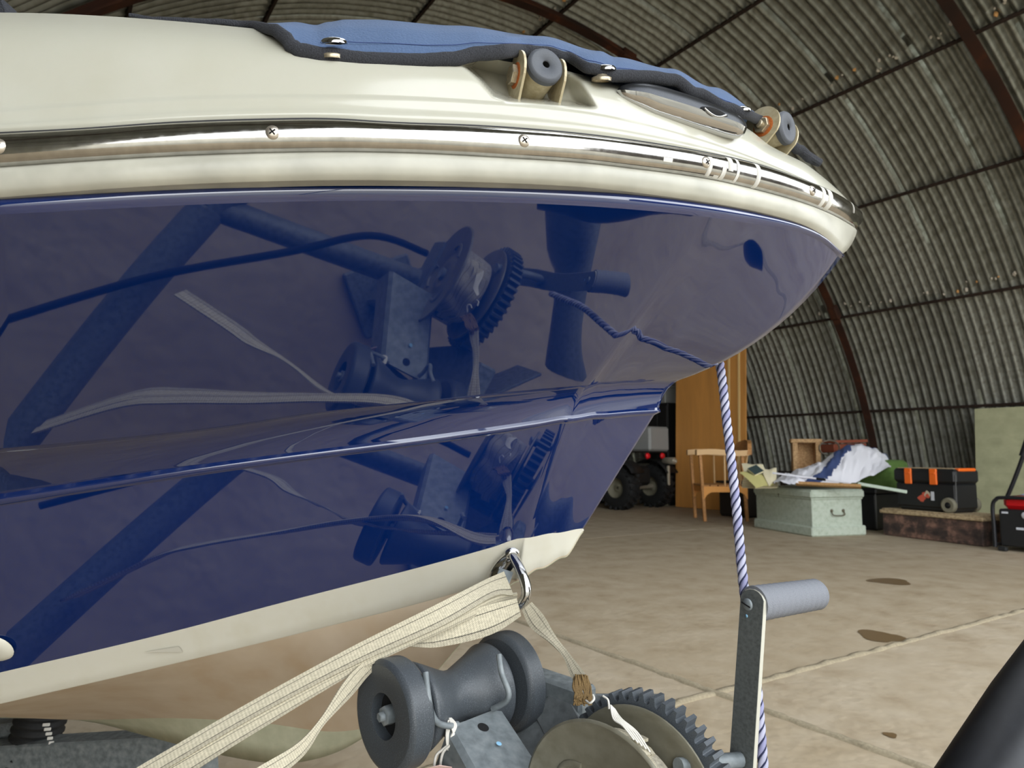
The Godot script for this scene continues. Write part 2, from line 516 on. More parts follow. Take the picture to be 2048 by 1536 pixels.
func shed():
	var wall_right = setting("wall_right"); var ceiling = setting("ceiling"); var wall_left = setting("wall_left")
	# corrugated sheets, three-inch pitch, in tiers that lap over the purlins
	var pitch = 0.095; var width = pitch * 8
	var tiers = [[4.0, 0.0], [0, 0], [0, 0]]
	var laps = [4.5, seen_angle(12.9, ARCH_R) , seen_angle(30.8, ARCH_R), seen_angle(58.5, ARCH_R), 118.0, 150.0, 176.0]
	var homes = [wall_right, wall_right, wall_right, ceiling, wall_left, wall_left]
	var mats = ["iron_a", "iron_b", "iron_c"]
	for k in 6:
		var meshes = []
		for mi in 3:
			var st = start(); st.set_smooth_group(0)
			var a0 = laps[k] - (0.0 if k == 0 else 1.2); var a1 = laps[k + 1]
			var n = int(ceil((a1 - a0) / 4.0))
			var G = []
			for j in n + 1:
				var row = PackedVector3Array()
				var a = lerp(a0, a1, float(j) / n)
				if j == n: a += 0.06 * mi
				for i in 8 * 8 + 3:
					var x = i * pitch / 8.0
					row.append(arch(x, a, ARCH_R - 0.005 * (float(n - j) / n) + 0.0245 * cos(TAU * x / pitch)))
				G.append(row)
			loft(st, G, 0)
			meshes.append(mesh_of(st, M[mats[mi]]))
		var u = U_FRONT; var i = 0
		while u < U_BACK:
			var clear = (k == 3 and i >= 2 and i <= 7)     # rooflight sheets
			var o = part("rooflight_sheet" if clear else "corrugated_sheet", meshes[(i * 2 + k + (i / 3)) % 3], null, homes[k])
			o.position = D * u
			if clear: o.material_override = M.rooflight
			u += width; i += 1
	# purlins: angle irons along the shed
	for al in [3.45, 11.6, 20.15, 29.0, 38.2, 47.2, 56.6, 69.9, 84.5, 103.0, 122.0, 141.0, 157.0]:
		var a = seen_angle(al, ARCH_R - 0.035)
		var st = start()
		var rad = (arch(0, a, 1.0) - arch(0, a, 0.0)).normalized()
		bar(st, arch(U_FRONT, a, ARCH_R - 0.032), arch(U_BACK, a, ARCH_R - 0.032), 0.042, 0.010, rad, 0.002)
		bar(st, arch(U_FRONT, a, ARCH_R - 0.050), arch(U_BACK, a, ARCH_R - 0.050), 0.010, 0.034, rad, 0.002)
		part("purlin", st, M.purlin_rust, wall_right if al < 57 else ceiling)
	# arched ribs, rolled tees
	for u in [5.25, 2.69, 0.13, 7.81, 10.3]:
		var st = start()
		var w = [[-0.048, 0.0], [0.048, 0.0], [0.048, 0.014], [0.010, 0.014], [0.010, 0.075], [-0.010, 0.075], [-0.010, 0.014], [-0.048, 0.014]]
		var G = []
		for j in 61:
			var a = lerp(4.9, 175.1, j / 60.0)
			var ring = PackedVector3Array()
			for q in w:
				ring.append(arch(u + q[0], a, ARCH_R - 0.062 - 0.075 + q[1]))
			G.append(ring)
		loft(st, G, -1, true, true)
		part("arch_rib", st, M.rib_rust, ceiling)
		# bolted sleeves where the rib sections meet
		for a in [34.0, 78.0]:
			var s2 = start()
			bar(s2, arch(u, a - 0.9, ARCH_R - 0.11), arch(u, a + 0.9, ARCH_R - 0.11), 0.11, 0.09, V.cross(UP), 0.01)
			part("rib_sleeve", s2, M.rib_rust, ceiling)
	# scale and old mortar lodged on the purlins at the sheet laps
	rng.seed = 11
	for al in [[11.6, 1.2], [29.0, 1.25], [47.2, 0.9]]:
		var st = start(); var s2 = start()
		for k in 46:
			var u = rng.randf_range(2.0, 7.4)
			var a = seen_angle(al[0] + rng.randf_range(0.35, al[1]), ARCH_R - 0.03)
			var sz = rng.randf_range(0.02, 0.05)
			var o = arch(u, a, ARCH_R - 0.02)
			box(s2 if k % 9 == 0 else st, Transform3D(Basis(D, rng.randf() * 0.6) , o), Vector3(sz * 0.7, sz, 0.018), 0.006)
		part("scale_flakes", st, M.flake_lime, wall_right).set_meta("kind", "stuff")
		part("scale_flakes", s2, M.flake_ochre, wall_right).set_meta("kind", "stuff")
	# floor: cast slabs with mortared joints along and across the shed
	var floor_ = setting("floor")
	var us = [-1.4, 1.80, 5.6, 9.4, 10.6]; var vs = [-2.1, 2.03, 6.1, 9.6]
	for i in 4:
		for j in 3:
			var st = start()
			var c = uv((us[i] + us[i + 1]) / 2, (vs[j] + vs[j + 1]) / 2, -0.06)
			box(st, Transform3D(Basis(D, UP, D.cross(UP)), c), Vector3(us[i + 1] - us[i] - 0.008, 0.12, vs[j + 1] - vs[j] - 0.008), 0.004)
			part("concrete_slab", st, M.concrete if (i + j) % 2 else M.concrete_b, floor_)
	for i in [1]:
		part("joint_mortar", bead(uv(us[i], vs[0]), uv(us[i], vs[3]), i), M.mortar, floor_)
	for j in [1]:
		part("joint_mortar", bead(uv(us[0], vs[j]), uv(us[4], vs[j]), j + 9), M.mortar, floor_)
	var gst = start()
	box(gst, Transform3D(Basis(D, UP, D.cross(UP)), uv(4.6, 3.7, -0.17)), Vector3(12.0, 0.1, 12.6), 0.0)
	part("sub_base", gst, M.mortar, floor_)
	for s in [[1780, 1163, 0.125, 0.055, 4], [1760, 1273, 0.09, 0.05, 7], [1781, 1471, 0.018, 0.010, 9]]:
		var st = start(); var c = fl(s[0], s[1]); var ring = PackedVector3Array()
		rng.seed = s[4]
		for k in 28:
			var a = TAU * k / 28; var r = 1.0 + 0.16 * sin(a * 3 + s[4]) + rng.randf_range(-0.06, 0.06)
			ring.append(c + Vector3(cos(a) * s[2] * r, 0.0022, sin(a) * s[3] * 2.2 * r))
		fan(st, ring, false)
		part("oil_stain", st, M.oil, floor_)
	# ground before the open end
	var ost = start()
	box(ost, Transform3D(Basis(D, UP, D.cross(UP)), uv(-26.45, 3.7, -0.15)), Vector3(50, 0.26, 60), 0.0)
	part("yard", ost, M.outside_ground, setting("ground"))
	# front wall round the wide doorway behind the lens
	var jst = start()
	var jp = PackedVector2Array()
	for j in 41:
		var a = deg_to_rad(lerp(4.9, 175.1, j / 40.0)); jp.append(Vector2(ARCH_V + cos(a) * (ARCH_R + 0.02), ARCH_Y + sin(a) * (ARCH_R + 0.02)))
	for q in [[-0.35, -0.02], [-0.35, 4.1], [4.8, 4.3], [4.8, -0.02]]: jp.append(Vector2(q[0], q[1]))
	prism(jst, jp, 0.12, Transform3D(Basis(V, UP, -D), uv(U_FRONT, 0)))
	part("jamb_panel", jst, M.iron_b, setting("wall_front"))
	# closed far end
	var est = start()
	var poly = PackedVector2Array()
	for j in 41:
		var a = deg_to_rad(lerp(4.9, 175.1, j / 40.0)); poly.append(Vector2(ARCH_V + cos(a) * (ARCH_R + 0.02), ARCH_Y + sin(a) * (ARCH_R + 0.02)))
	prism(est, poly, 0.2, Transform3D(Basis(V, UP, -D), uv(U_BACK + 0.2, 0)))
	part("end_panel", est, M.end_block, setting("wall_back"))

func yard_barn():    # the building across the yard, mirrored in the steel strip
	var c = uv(-15.0, 12.5); var b = Basis(V, UP, -D)
	var o = rooted("yard_barn", "dark boarded barn across the yard outside the doorway", "barn", c)
	for s in [-1.0, 1.0]:
		var st = start(); box(st, Transform3D(b, c + V * (s * 4.2) + UP * 2.0), Vector3(4.4, 4.0, 7.0), 0.02); part("wall", st, M.barn_board, o)
	var s2 = start(); box(s2, Transform3D(b, c + UP * 3.5 + D * 0.05), Vector3(4.0, 1.0, 6.9), 0.02); part("lintel", s2, M.barn_board, o)
	var s2b = start(); box(s2b, Transform3D(b, c + UP * 1.5 - D * 0.2), Vector3(4.0, 3.0, 6.4), 0.02); part("door", s2b, M.barn_board, o)
	var s3 = start(); prism(s3, PackedVector2Array([Vector2(-3.9, 0), Vector2(3.9, 0), Vector2(0, 2.2)]), 13.4, Transform3D(Basis(-D, UP, -V), c + V * 6.7 + UP * 4.0)); part("roof", s3, M.barn_roof, o)

func bead(a: Vector3, b: Vector3, s):   # uneven mortar line standing a little proud of the slabs
	var st = start(); var n = int(a.distance_to(b) / 0.03)
	var side = (b - a).normalized().cross(UP)
	var nz = FastNoiseLite.new(); nz.seed = s; nz.frequency = 0.35
	var G = []
	for i in n + 1:
		var c = a.lerp(b, float(i) / n); var w = 0.024 + 0.009 * nz.get_noise_1d(i); var h = 0.008 + 0.010 * nz.get_noise_1d(i + 500.0)
		c += side * 0.008 * nz.get_noise_1d(i * 0.6 + 900.0)
		G.append(PackedVector3Array([c - side * w - UP * 0.02, c - side * w * 0.7 + UP * h * 0.6, c + UP * h, c + side * w * 0.7 + UP * h * 0.5, c + side * w - UP * 0.02]))
	loft(st, G, 0)
	return st

# ---------------------------------------------------------------- the boat
# Lines of the hull as they run from aft (x = 0) to the stem, read off the photograph: [x, y, x, y ...]
const L_TOP := [-60, 24, -25.3, 24.6, 9.5, 25.2, 44.2, 25.7, 79, 26.4, 113.7, 27.4, 148.5, 28.9, 183.2, 30.7, 218, 32.7, 252.7, 35, 287.5, 37.5, 322.2, 40.1, 356.9, 42.9, 391.7, 45.9, 426.4, 49.1, 461.2, 52.5, 495.9, 55.9, 530.7, 59.4, 565.4, 62.9, 600.2, 66.5, 634.9, 70.2, 669.6, 74, 704.4, 77.8, 739.1, 81.7, 773.9, 85.5, 808.6, 89.1, 843.4, 92.7, 878.1, 96.6, 912.9, 101.1, 947.6, 106.1, 982.4, 111.6, 1017.1, 117.6, 1051.8, 124, 1086.6, 131.2, 1121.3, 139, 1156.1, 147.5, 1190.8, 156.7, 1225.6, 166.3, 1260.3, 176.3, 1295.1, 186.5, 1329.8, 196.7, 1364.5, 206.8, 1399.3, 217.7, 1434, 229.8, 1468.8, 243.1, 1503.5, 262.9, 1538.3, 290, 1573, 308.5, 1607.8, 325.8, 1642.5, 351.4, 1677.3, 381.5, 1712, 418]
const L_STEP := [-60, 228.8, -9.4, 224.8, 41.3, 220.7, 91.9, 216.6, 142.5, 212.6, 193.1, 209, 243.8, 205.6, 294.4, 202.6, 345, 199.9, 395.7, 197.7, 446.3, 196.1, 496.9, 195, 547.5, 194.3, 598.2, 194.2, 648.8, 194.4, 699.4, 195, 750.1, 196, 800.7, 197.4, 851.3, 199.3, 901.9, 201.8, 952.6, 204.8, 1003.2, 208.3, 1053.8, 212.6, 1104.5, 217.8, 1155.1, 224, 1205.7, 232, 1256.3, 242.2, 1307, 254.4, 1357.6, 268.1, 1408.2, 283.2, 1458.9, 299.8, 1509.5, 317.9, 1560.1, 338, 1610.7, 360.4, 1661.4, 385.7, 1712, 414]
const L_RAIL_T := [-60, 273, -19.8, 271, 20.4, 269, 60.6, 266.9, 100.8, 264.9, 141, 262.7, 181.2, 260.2, 221.4, 257.4, 261.6, 254.5, 301.8, 251.6, 342, 249.1, 382.2, 247.2, 422.5, 245.5, 462.7, 244.2, 502.9, 243.2, 543.1, 242.3, 583.3, 241.6, 623.5, 241.2, 663.7, 241.8, 703.9, 243.6, 744.1, 246.2, 784.3, 248.4, 824.5, 250.1, 864.7, 251.4, 904.9, 252.7, 945.1, 254.4, 985.3, 256.6, 1025.5, 259.2, 1065.7, 262.2, 1105.9, 265.5, 1146.1, 269.2, 1186.3, 273.6, 1226.5, 278.5, 1266.8, 284, 1307, 290, 1347.2, 296.4, 1387.4, 303.5, 1427.6, 311.2, 1467.8, 319.7, 1508, 329.6, 1548.2, 341.9, 1588.4, 356.3, 1628.6, 371.3, 1668.8, 389, 1709, 415.1]
const L_RAIL_B := [-60, 341.3, -19.8, 338.4, 20.4, 335.5, 60.6, 332.7, 100.8, 329.8, 141, 327, 181.2, 324.4, 221.4, 321.8, 261.6, 319.4, 301.8, 317.1, 342, 315.1, 382.2, 313.2, 422.5, 311.6, 462.7, 310.2, 502.9, 309, 543.1, 308, 583.3, 307.1, 623.5, 306.4, 663.7, 306.1, 703.9, 306.1, 744.1, 306.6, 784.3, 307.4, 824.5, 308.5, 864.7, 310, 904.9, 311.8, 945.1, 314, 985.3, 316.3, 1025.5, 318.7, 1065.7, 321, 1105.9, 323.4, 1146.1, 326.2, 1186.3, 329.8, 1226.5, 334.4, 1266.8, 339.3, 1307, 344.1, 1347.2, 349.2, 1387.4, 355, 1427.6, 362, 1467.8, 370.5, 1508, 380.2, 1548.2, 390.6, 1588.4, 401.9, 1628.6, 415.5, 1668.8, 433, 1709, 456]
const L_LIP := [-60, 401, -20.4, 397.7, 19.2, 394.4, 58.8, 391.1, 98.5, 387.8, 138.1, 384.6, 177.7, 381.5, 217.3, 378.7, 256.9, 376.1, 296.5, 373.6, 336.1, 371.4, 375.8, 369.4, 415.4, 367.6, 455, 366.1, 494.6, 364.8, 534.2, 363.6, 573.8, 362.7, 613.4, 361.9, 653, 361.3, 692.7, 361.1, 732.3, 361.1, 771.9, 361.5, 811.5, 362, 851.1, 362.7, 890.7, 363.4, 930.3, 364.3, 970, 365.5, 1009.6, 366.9, 1049.2, 368.5, 1088.8, 370.4, 1128.4, 372.6, 1168, 375.3, 1207.6, 378.9, 1247.2, 383.2, 1286.9, 388, 1326.5, 393.2, 1366.1, 398.5, 1405.7, 404.2, 1445.3, 410.5, 1484.9, 417.9, 1524.5, 426.5, 1564.2, 436.4, 1603.8, 449.6, 1643.4, 470.7, 1683, 508]
const L_ROLL := [-60, 432.2, -20.4, 430.1, 19.1, 428, 58.7, 425.9, 98.3, 423.8, 137.8, 421.7, 177.4, 419.7, 217, 417.6, 256.5, 415.6, 296.1, 413.6, 335.7, 411.8, 375.2, 410.1, 414.8, 408.5, 454.4, 407, 494, 405.7, 533.5, 404.6, 573.1, 403.6, 612.7, 402.7, 652.2, 402.1, 691.8, 401.6, 731.4, 401.4, 770.9, 401.3, 810.5, 401.5, 850.1, 401.8, 889.6, 402.4, 929.2, 403.1, 968.8, 404, 1008.3, 405.1, 1047.9, 406.4, 1087.5, 408, 1127, 409.9, 1166.6, 412, 1206.2, 414.5, 1245.8, 417.4, 1285.3, 420.7, 1324.9, 424.2, 1364.5, 428.1, 1404, 432.7, 1443.6, 438, 1483.2, 444, 1522.7, 450.4, 1562.3, 457.6, 1601.9, 467, 1641.4, 483.9, 1681, 517]
const L_K1 := [-60, 902.4, -1.1, 897.1, 57.7, 891.8, 116.6, 886.5, 175.4, 881, 234.3, 875.4, 293.1, 869.5, 352, 863.3, 410.9, 856.5, 469.7, 848.6, 528.6, 839.7, 587.4, 830.7, 646.3, 822.8, 705.1, 816.1, 764, 810, 822.9, 803.9, 881.7, 797.6, 940.6, 791.3, 999.4, 785.3, 1058.3, 779.9, 1117.1, 774.8, 1176, 769.8, 1205, 764, 1260, 761, 1308, 760, 1359, 760]
const L_K2 := [-60, 996.9, -0.1, 988, 59.8, 979.1, 119.7, 970.2, 179.6, 961.3, 239.5, 952.3, 299.4, 943.5, 359.3, 934.9, 419.2, 926.6, 479.1, 918.6, 539, 910.8, 598.9, 903.3, 658.8, 895.9, 718.7, 888.7, 778.6, 881.4, 838.5, 873.8, 898.4, 865.8, 958.3, 857.4, 1018.2, 848.8, 1078.1, 839.9, 1138, 831, 1200, 823, 1260, 818.5, 1318, 815]
const L_B1 := [-60, 1358.9, 1.6, 1344.6, 63.1, 1330.4, 124.7, 1316.2, 186.2, 1301.9, 247.8, 1287.3, 309.3, 1272.3, 370.9, 1256.7, 432.4, 1240.5, 494, 1223.9, 555.6, 1207.5, 617.1, 1191.5, 678.7, 1175.8, 740.2, 1160.2, 801.8, 1144.4, 863.3, 1128.2, 924.9, 1111.4, 986.4, 1093.9, 1048, 1076, 1110, 1066, 1167, 1057]
const L_B2 := [-60, 1421.8, 0.6, 1407.9, 61.2, 1393.9, 121.8, 1380, 182.4, 1366.1, 243.1, 1352.1, 303.7, 1337.9, 364.3, 1323.6, 424.9, 1309.2, 485.5, 1294.6, 546.1, 1279.9, 606.7, 1265, 667.3, 1250.1, 727.9, 1235.1, 788.6, 1219.9, 849.2, 1203.7, 909.8, 1186.8, 970.4, 1171.1, 1031, 1158, 1080, 1135, 1128, 1112, 1167, 1060]
const L_BOT := [-60, 1431.5, -19.6, 1433.2, 20.8, 1434.8, 61.2, 1436.5, 101.6, 1438.2, 142, 1439.3, 182.4, 1439.6, 222.9, 1438.9, 263.3, 1437.6, 303.7, 1436.5, 344.1, 1436.4, 384.5, 1437.3, 424.9, 1439, 465.3, 1441.4, 505.7, 1444.4, 546.1, 1448.5, 586.5, 1454.4, 626.9, 1460.5, 667.3, 1463.3, 707.7, 1460.3, 748.1, 1448.9, 788.6, 1425, 829, 1389.2, 869.4, 1346.3, 909.8, 1299.6, 950.2, 1252.2, 990.6, 1206.8, 1031, 1163, 1080, 1137, 1128, 1114, 1167, 1062]
const L_KEEL := [-60, 1435.4, -19.6, 1435.7, 20.8, 1436.3, 61.2, 1436.6, 101.6, 1437, 142, 1439.2, 182.4, 1444.4, 222.9, 1453.1, 263.3, 1464, 303.7, 1475.2, 344.1, 1486, 384.5, 1496.6, 424.9, 1506.5, 465.3, 1514.9, 505.7, 1522.1, 546.1, 1526.5, 586.5, 1525.7, 626.9, 1519.2, 667.3, 1507, 707.7, 1487.3, 748.1, 1460.4, 788.6, 1428.9, 829, 1392, 869.4, 1348.7, 909.8, 1301.7, 950.2, 1253.9, 990.6, 1208.6, 1031, 1165, 1080, 1139, 1128, 1116, 1167, 1064]
const RAIL_D := [-60, 0.512, 0, 0.515, 232, 0.527, 463, 0.543, 695, 0.563, 926, 0.592, 1158, 0.629, 1390, 0.688, 1500, 0.735, 1621, 0.796, 1690, 0.866, 1714, 0.93]
const N_UP := Vector3(0.2450, -0.7924, 0.5592)    # the flared topside faces down and forward
const C_UP := -1.2
const N_LO := Vector3(0.2123, -0.5286, 0.8219)    # the panel under the knuckle
const C_LO := -1.1802
const HEADING := Vector3(0.96593, 0, 0.25882)     # the way the bow points
const NA := 5
const NS := 76
const NF := 34

func d_of(p: Vector3) -> float:
	return -p.z

func row_points(line, xc, xs, depth: Callable) -> PackedVector3Array:
	var out = PackedVector3Array()
	var vis = PackedVector3Array()
	for i in NS + 1:
		var x = xc * i / float(NS)
		vis.append(at(x, curve(line, x), depth.call(x)))
	for i in range(1, NF + 1):
		var x = lerp(float(xc), float(xs), i / float(NF))
		vis.append(at(x, curve(line, x), depth.call(x)))
	out.append_array(aft_run(vis[0], vis[3]))
	out.append_array(vis)
	# the port side mirrors the starboard one about the stem
	var S = Vector3(-HEADING.z, 0, HEADING.x)
	var tip = vis[vis.size() - 1]
	var n = out.size()
	for k in range(n - 2, -1, -1):
		var p = out[k]
		out.append(p - S * (2.0 * (p - tip).dot(S)))
	return out

func aft_run(p0: Vector3, p1: Vector3) -> PackedVector3Array:   # the line carried on towards the stern, aftmost point first
	var t0 = p0 - p1; t0.y *= 0.5; t0 = t0.normalized()
	var o = PackedVector3Array(); var p = p0; var l = 0.0
	for k in NA:
		var step = [0.05, 0.07, 0.14, 0.35, 1.0][k]
		var w = exp(-(l + step * 0.5) / 0.16)
		var aft = -HEADING + Vector3(-HEADING.z, 0, HEADING.x) * (0.10 - 0.16 * (l + step * 0.5))
		p += (t0 * w + aft.normalized() * (1.0 - w)).normalized() * step
		l += step
		o.push_back(p)
	o.reverse()
	return o

func rail_d(x): return curve(RAIL_D, x)

func in_plane_d(line, x, n, c): return d_of(on_plane(x, curve(line, x), n, c))

func d_k1(x):
	return in_plane_d(L_K1, x, N_UP, C_UP) if x <= 1176 else lerp(0.8672, 0.945, (x - 1176.0) / 183.0)

func d_k2(x):
	return in_plane_d(L_K2, x, N_LO, C_LO) if x <= 1138 else lerp(0.8795, 0.950, (x - 1138.0) / 180.0)

func d_b1(x):
	return in_plane_d(L_B1, x, N_LO, C_LO) if x <= 1048 else lerp(0.9668, 1.0, (x - 1048.0) / 119.0)

func d_b2(x):
	return in_plane_d(L_B2, x, N_LO, C_LO) + 0.004 if x <= 1031 else lerp(0.987, 1.002, (x - 1031.0) / 136.0)

func d_bot(x):
	return curve([-60, 1.22, 0, 1.22, 171, 1.34, 342, 1.22, 530, 1.165, 700, 1.11, 760, 1.085, 880, 1.04, 1031, 0.990, 1167, 1.003], x)

func d_keel(x):
	return curve([-60, 1.5, 0, 1.46, 171, 1.42, 325, 1.30, 450, 1.22, 581, 1.165, 700, 1.115, 760, 1.088, 880, 1.042, 1031, 0.992, 1167, 1.004], x)

func d_roll(x):
	var a = in_plane_d(L_ROLL, x, N_UP, C_UP)
	var b = rail_d(x) + 0.006
	var t = smoothstep(1150.0, 1420.0, x)
	return lerp(a, b + 0.002, t)

func d_step(x): return rail_d(x) + 0.007
func d_top(x): return rail_d(x) + curve([-60, 0.05, 600, 0.05, 1000, 0.045, 1500, 0.035, 1650, 0.02, 1712, 0.012], x)

func shift_row(row: PackedVector3Array, v: Vector3) -> PackedVector3Array:
	var o = PackedVector3Array()
	for p in row: o.append(p + v)
	return o

func mix_row(a: PackedVector3Array, b: PackedVector3Array, t: float) -> PackedVector3Array:
	var o = PackedVector3Array()
	for i in a.size(): o.append(a[i].lerp(b[i], t))
	return o

func out_dirs(row: PackedVector3Array) -> PackedVector3Array:   # level directions that point out of the hull along a line
	var o = PackedVector3Array()
	var n = row.size()
	for i in n:
		var t = row[min(i + 1, n - 1)] - row[max(i - 1, 0)]; t.y = 0
		o.append(Vector3(-t.z, 0, t.x).normalized())
	return o

func bulged(a, b, t, amount) -> PackedVector3Array:
	var o = mix_row(a, b, t); var od = out_dirs(a)
	for i in o.size(): o[i] += od[i] * amount
	return o

func boat():
	var base = Vector3(-0.5, 0.3, -1.25)
	var o = rooted("motor_boat", "blue and cream motor boat resting bow-first on its trailer", "boat", base)
	var lip = row_points(L_LIP, 1420, 1683, func(x): return rail_d(x) + 0.001)
	var roll = row_points(L_ROLL, 1420, 1681, d_roll)
	var hull_top = row_points(L_LIP, 1420, 1683, func(x): return d_roll(x * 0.999) + 0.0005)
	var k1 = row_points(L_K1, 1176, 1359, d_k1)
	var k2 = row_points(L_K2, 1138, 1318, d_k2)
	var b1 = row_points(L_B1, 1048, 1167, d_b1)
	var b2 = row_points(L_B2, 1031, 1167, d_b2)
	var bot = row_points(L_BOT, 1031, 1167, d_bot)
	var keel = row_points(L_KEEL, 1031, 1167, d_keel)
	var tip_i = NA + NS + NF
	for i in range(tip_i + 1, keel.size()):      # the port bottom rises from the same keel
		var m = 2 * tip_i - i
		keel[i] = keel[m]
		bot[i] = keel[m].lerp(b2[i], 0.12)
	# topside: rolled edge under the lip, flare, knuckle, lower panel
	var st = start()
	var edge = []
	for k in 8:
		edge.append(bulged(hull_top, roll, k / 7.0, 0.0042 * sin(PI * pow(k / 7.0, 0.9))))
	var flare = []
	for k in 13:
		var t = k / 12.0
		var r = mix_row(roll, k1, t)
		for i in r.size():   # full near the stem, flat further aft
			var j = i if i < NA + NS + NF else 2 * (NA + NS + NF) - i
			var q = clamp((j - NA - NS + 10.0) / (NF + 10.0), 0.0, 1.0)
			r[i] += Vector3(0.010, -0.018, 0.004) * (4.0 * t * (1.0 - t) * q * q)
		flare.append(r)
	loft(st, edge, 5, true)
	loft(st, flare, 0, true)
	# hollow under the knuckle: a small rounded lip, then a steep hollow band down to the spray step
	var band = []
	var od = out_dirs(k1)
	for k in 8:
		var t = [0.0, 0.04, 0.10, 0.3, 0.55, 0.8, 0.93, 1.0][k]
		var r = mix_row(k1, k2, t)
		for i in r.size(): r[i] -= od[i] * 0.007 * sin(PI * pow(t, 0.7))
		band.append(r)
	loft(st, band, 1, true)
	var low0 = PackedVector3Array()
	var od2 = out_dirs(k2)
	var step_ = mix_row(k2, b1, 0.035)
	for i in step_.size(): step_[i] += od2[i] * 0.006
	var lower = [k2, mix_row(k2, step_, 0.5), step_, mix_row(k2, b1, 0.06)]
	loft(st, lower, 2, true)
	var low = []
	for k in 7: low.append(mix_row(k2, b1, lerp(0.06, 1.0, k / 6.0)))
	loft(st, low, 3, true)
	part("topside", st, M.gelcoat_blue, o, "glossy dark blue hull side with a stepped knuckle")
	var s2 = start()
	var w0 = PackedVector3Array(); var odb = out_dirs(b1)
	loft(s2, [b1, mix_row(b1, b2, 0.35), mix_row(b1, b2, 0.7), bulged(b1, b2, 0.97, 0.001), b2], 0, true)
	part("boot_stripe", s2, M.stripe_cream, o, "broad cream band along the waterline")
	var s3 = start()
	var bl = []
	for k in 6: bl.append(mix_row(b2, bot, k / 5.0))
	loft(s3, bl, 0, true)
	part("bottom", s3, M.bottom_tan, o, "sandy stained underside")
	var s4 = start()
	loft(s4, [bot, mix_row(bot, keel, 0.5), keel], 0, true)
	part("keel_strip", s4, M.keel_pale, o, "pale green keel and forefoot")
	# rubbing lip
	var rt = row_points(L_RAIL_T, 1420, 1709, rail_d)
	var rb = row_points(L_RAIL_B, 1420, 1709, func(x): return rail_d(x) - 0.001)
	var s5 = start()
	var lr = []
	var odl = out_dirs(rb)
	for k in 10:
		var t = k / 9.0
		var r = mix_row(rb, lip, t)
		for i in r.size(): r[i] += odl[i] * (0.0055 * sqrt(max(0.0, 1.0 - pow(2.0 * t - 1.0, 2.0))) + 0.001)
		lr.append(r)
	lr.push_front(mix_row(rb, rt, 0.06))
	loft(s5, lr, 0, true)
	var under = shift_row(lip, Vector3.ZERO)
	for i in under.size(): under[i] -= odl[i] * 0.012
	loft(s5, [lr[lr.size() - 1], under], 1, true)
	part("gunwale_lip", s5, M.lip_cream, o, "rounded cream lip under the steel rubbing strip")
	# steel rubbing strip, half round
	var s6 = start()
	loft(s6, half_round(rt, rb, 0.0, 0.97, 0.0095, 0.0), 0, true)
	var rail = part("rubbing_strip", s6, M.stainless, o, "half-round stainless rubbing strip")
	var s6b = start()
	loft(s6b, [mix_row(rt, rb, 0.06), bulged(rt, rb, -0.02, 0.0022), bulged(rt, rb, -0.05, 0.002), mix_row(rt, rb, -0.09)], 0)
	part("rail_seal", s6b, M.seal_dark, o)
	for x in [12, 548, 1040, 1397, 1608]:
		screw(rail, rt, rb, x)
	# white rub marks where the strip has touched a quay
	for q in [[1404, 1409, 0.35, 0.9], [1440, 1447, 0.15, 0.62], [1432, 1438, 0.55, 0.95], [1462, 1466, 0.12, 0.95], [1497, 1502, 0.12, 0.98], [1629, 1631, 0.2, 0.9], [1641, 1645, 0.12, 0.98], [1318, 1336, 0.56, 0.66], [1415, 1424, 0.8, 0.92], [1690, 1692, 0.2, 0.6]]:
		var a = []; var b = []
		for k in 4:
			var x = lerp(float(q[0]), float(q[1]), k / 3.0) + (4.0 * sin(k * 2.1 + q[0]))
			a.append(at(x, curve(L_RAIL_T, x), rail_d(x))); b.append(at(x, curve(L_RAIL_B, x), rail_d(x) - 0.001))
		var hr = half_round(PackedVector3Array(a), PackedVector3Array(b), 0.0, 0.97, 0.0098, 0.0, q[2], q[3])
		var ss = start(); loft(ss, hr, 0, true)
		part("rub_mark", ss, M.scuff_white, rail)
	# rubber buffer round the stem end of the strip
	var sb = start()
	var tp = PackedVector3Array()
	for k in 9:
		var i = NA + NS + NF - 3 + k
		tp.append(rt[i].lerp(rb[i], 0.45))
	tube(sb, tp, 0.0125, 12, true, 0, 0.75)
	part("end_wrap", sb, M.box_black, rail, "black wrap round the end of the strip")
	deck(o, rt)
	fittings(o)

func half_round(rt, rb, t0, t1, rise, lift, k0 = 0.0, k1 = 1.0) -> Array:
	var od = out_dirs(rt); var G = []
	for k in 13:
		var t = lerp(k0, k1, k / 12.0)
		var a = PI * t
		var f = 0.5 - 0.5 * cos(a)
		var r = PackedVector3Array()
		for i in rt.size():
			r.append(rt[i].lerp(rb[i], lerp(t0, t1, f)) + od[i] * (rise * sin(a) + 0.0008 + lift))
		G.append(r)
	return G

func screw(parent, _rt, _rb, x):
	var p = at(x, curve(L_RAIL_T, x) * 0.5 + curve(L_RAIL_B, x) * 0.5, rail_d(x))
	var q = at(x + 6, curve(L_RAIL_T, x + 6) * 0.5 + curve(L_RAIL_B, x + 6) * 0.5, rail_d(x + 6))
	var t = (q - p).normalized(); var n = Vector3(-t.z, 0, t.x).normalized()
	n = (n + UP * -0.05).normalized()
	var xf = frame(p + n * 0.0098, t, n)
	var st = start()
	var r = 0.0058
	lathe(st, [[r, -0.001], [r, 0.0004], [r * 0.85, 0.0016], [r * 0.5, 0.0025], [0.0001, 0.0028]], xf, 20)
	var s = part("screw", st, M.screw_steel, parent)
	var s2 = start()
	for a in [0.6, 0.6 + PI / 2]:
		box(s2, xf * Transform3D(Basis(UP, a), Vector3(0, 0.0024, 0)), Vector3(r * 1.0, 0.0012, r * 0.2), 0.0001)
	part("cross_slot", s2, M.hole_black, parent)

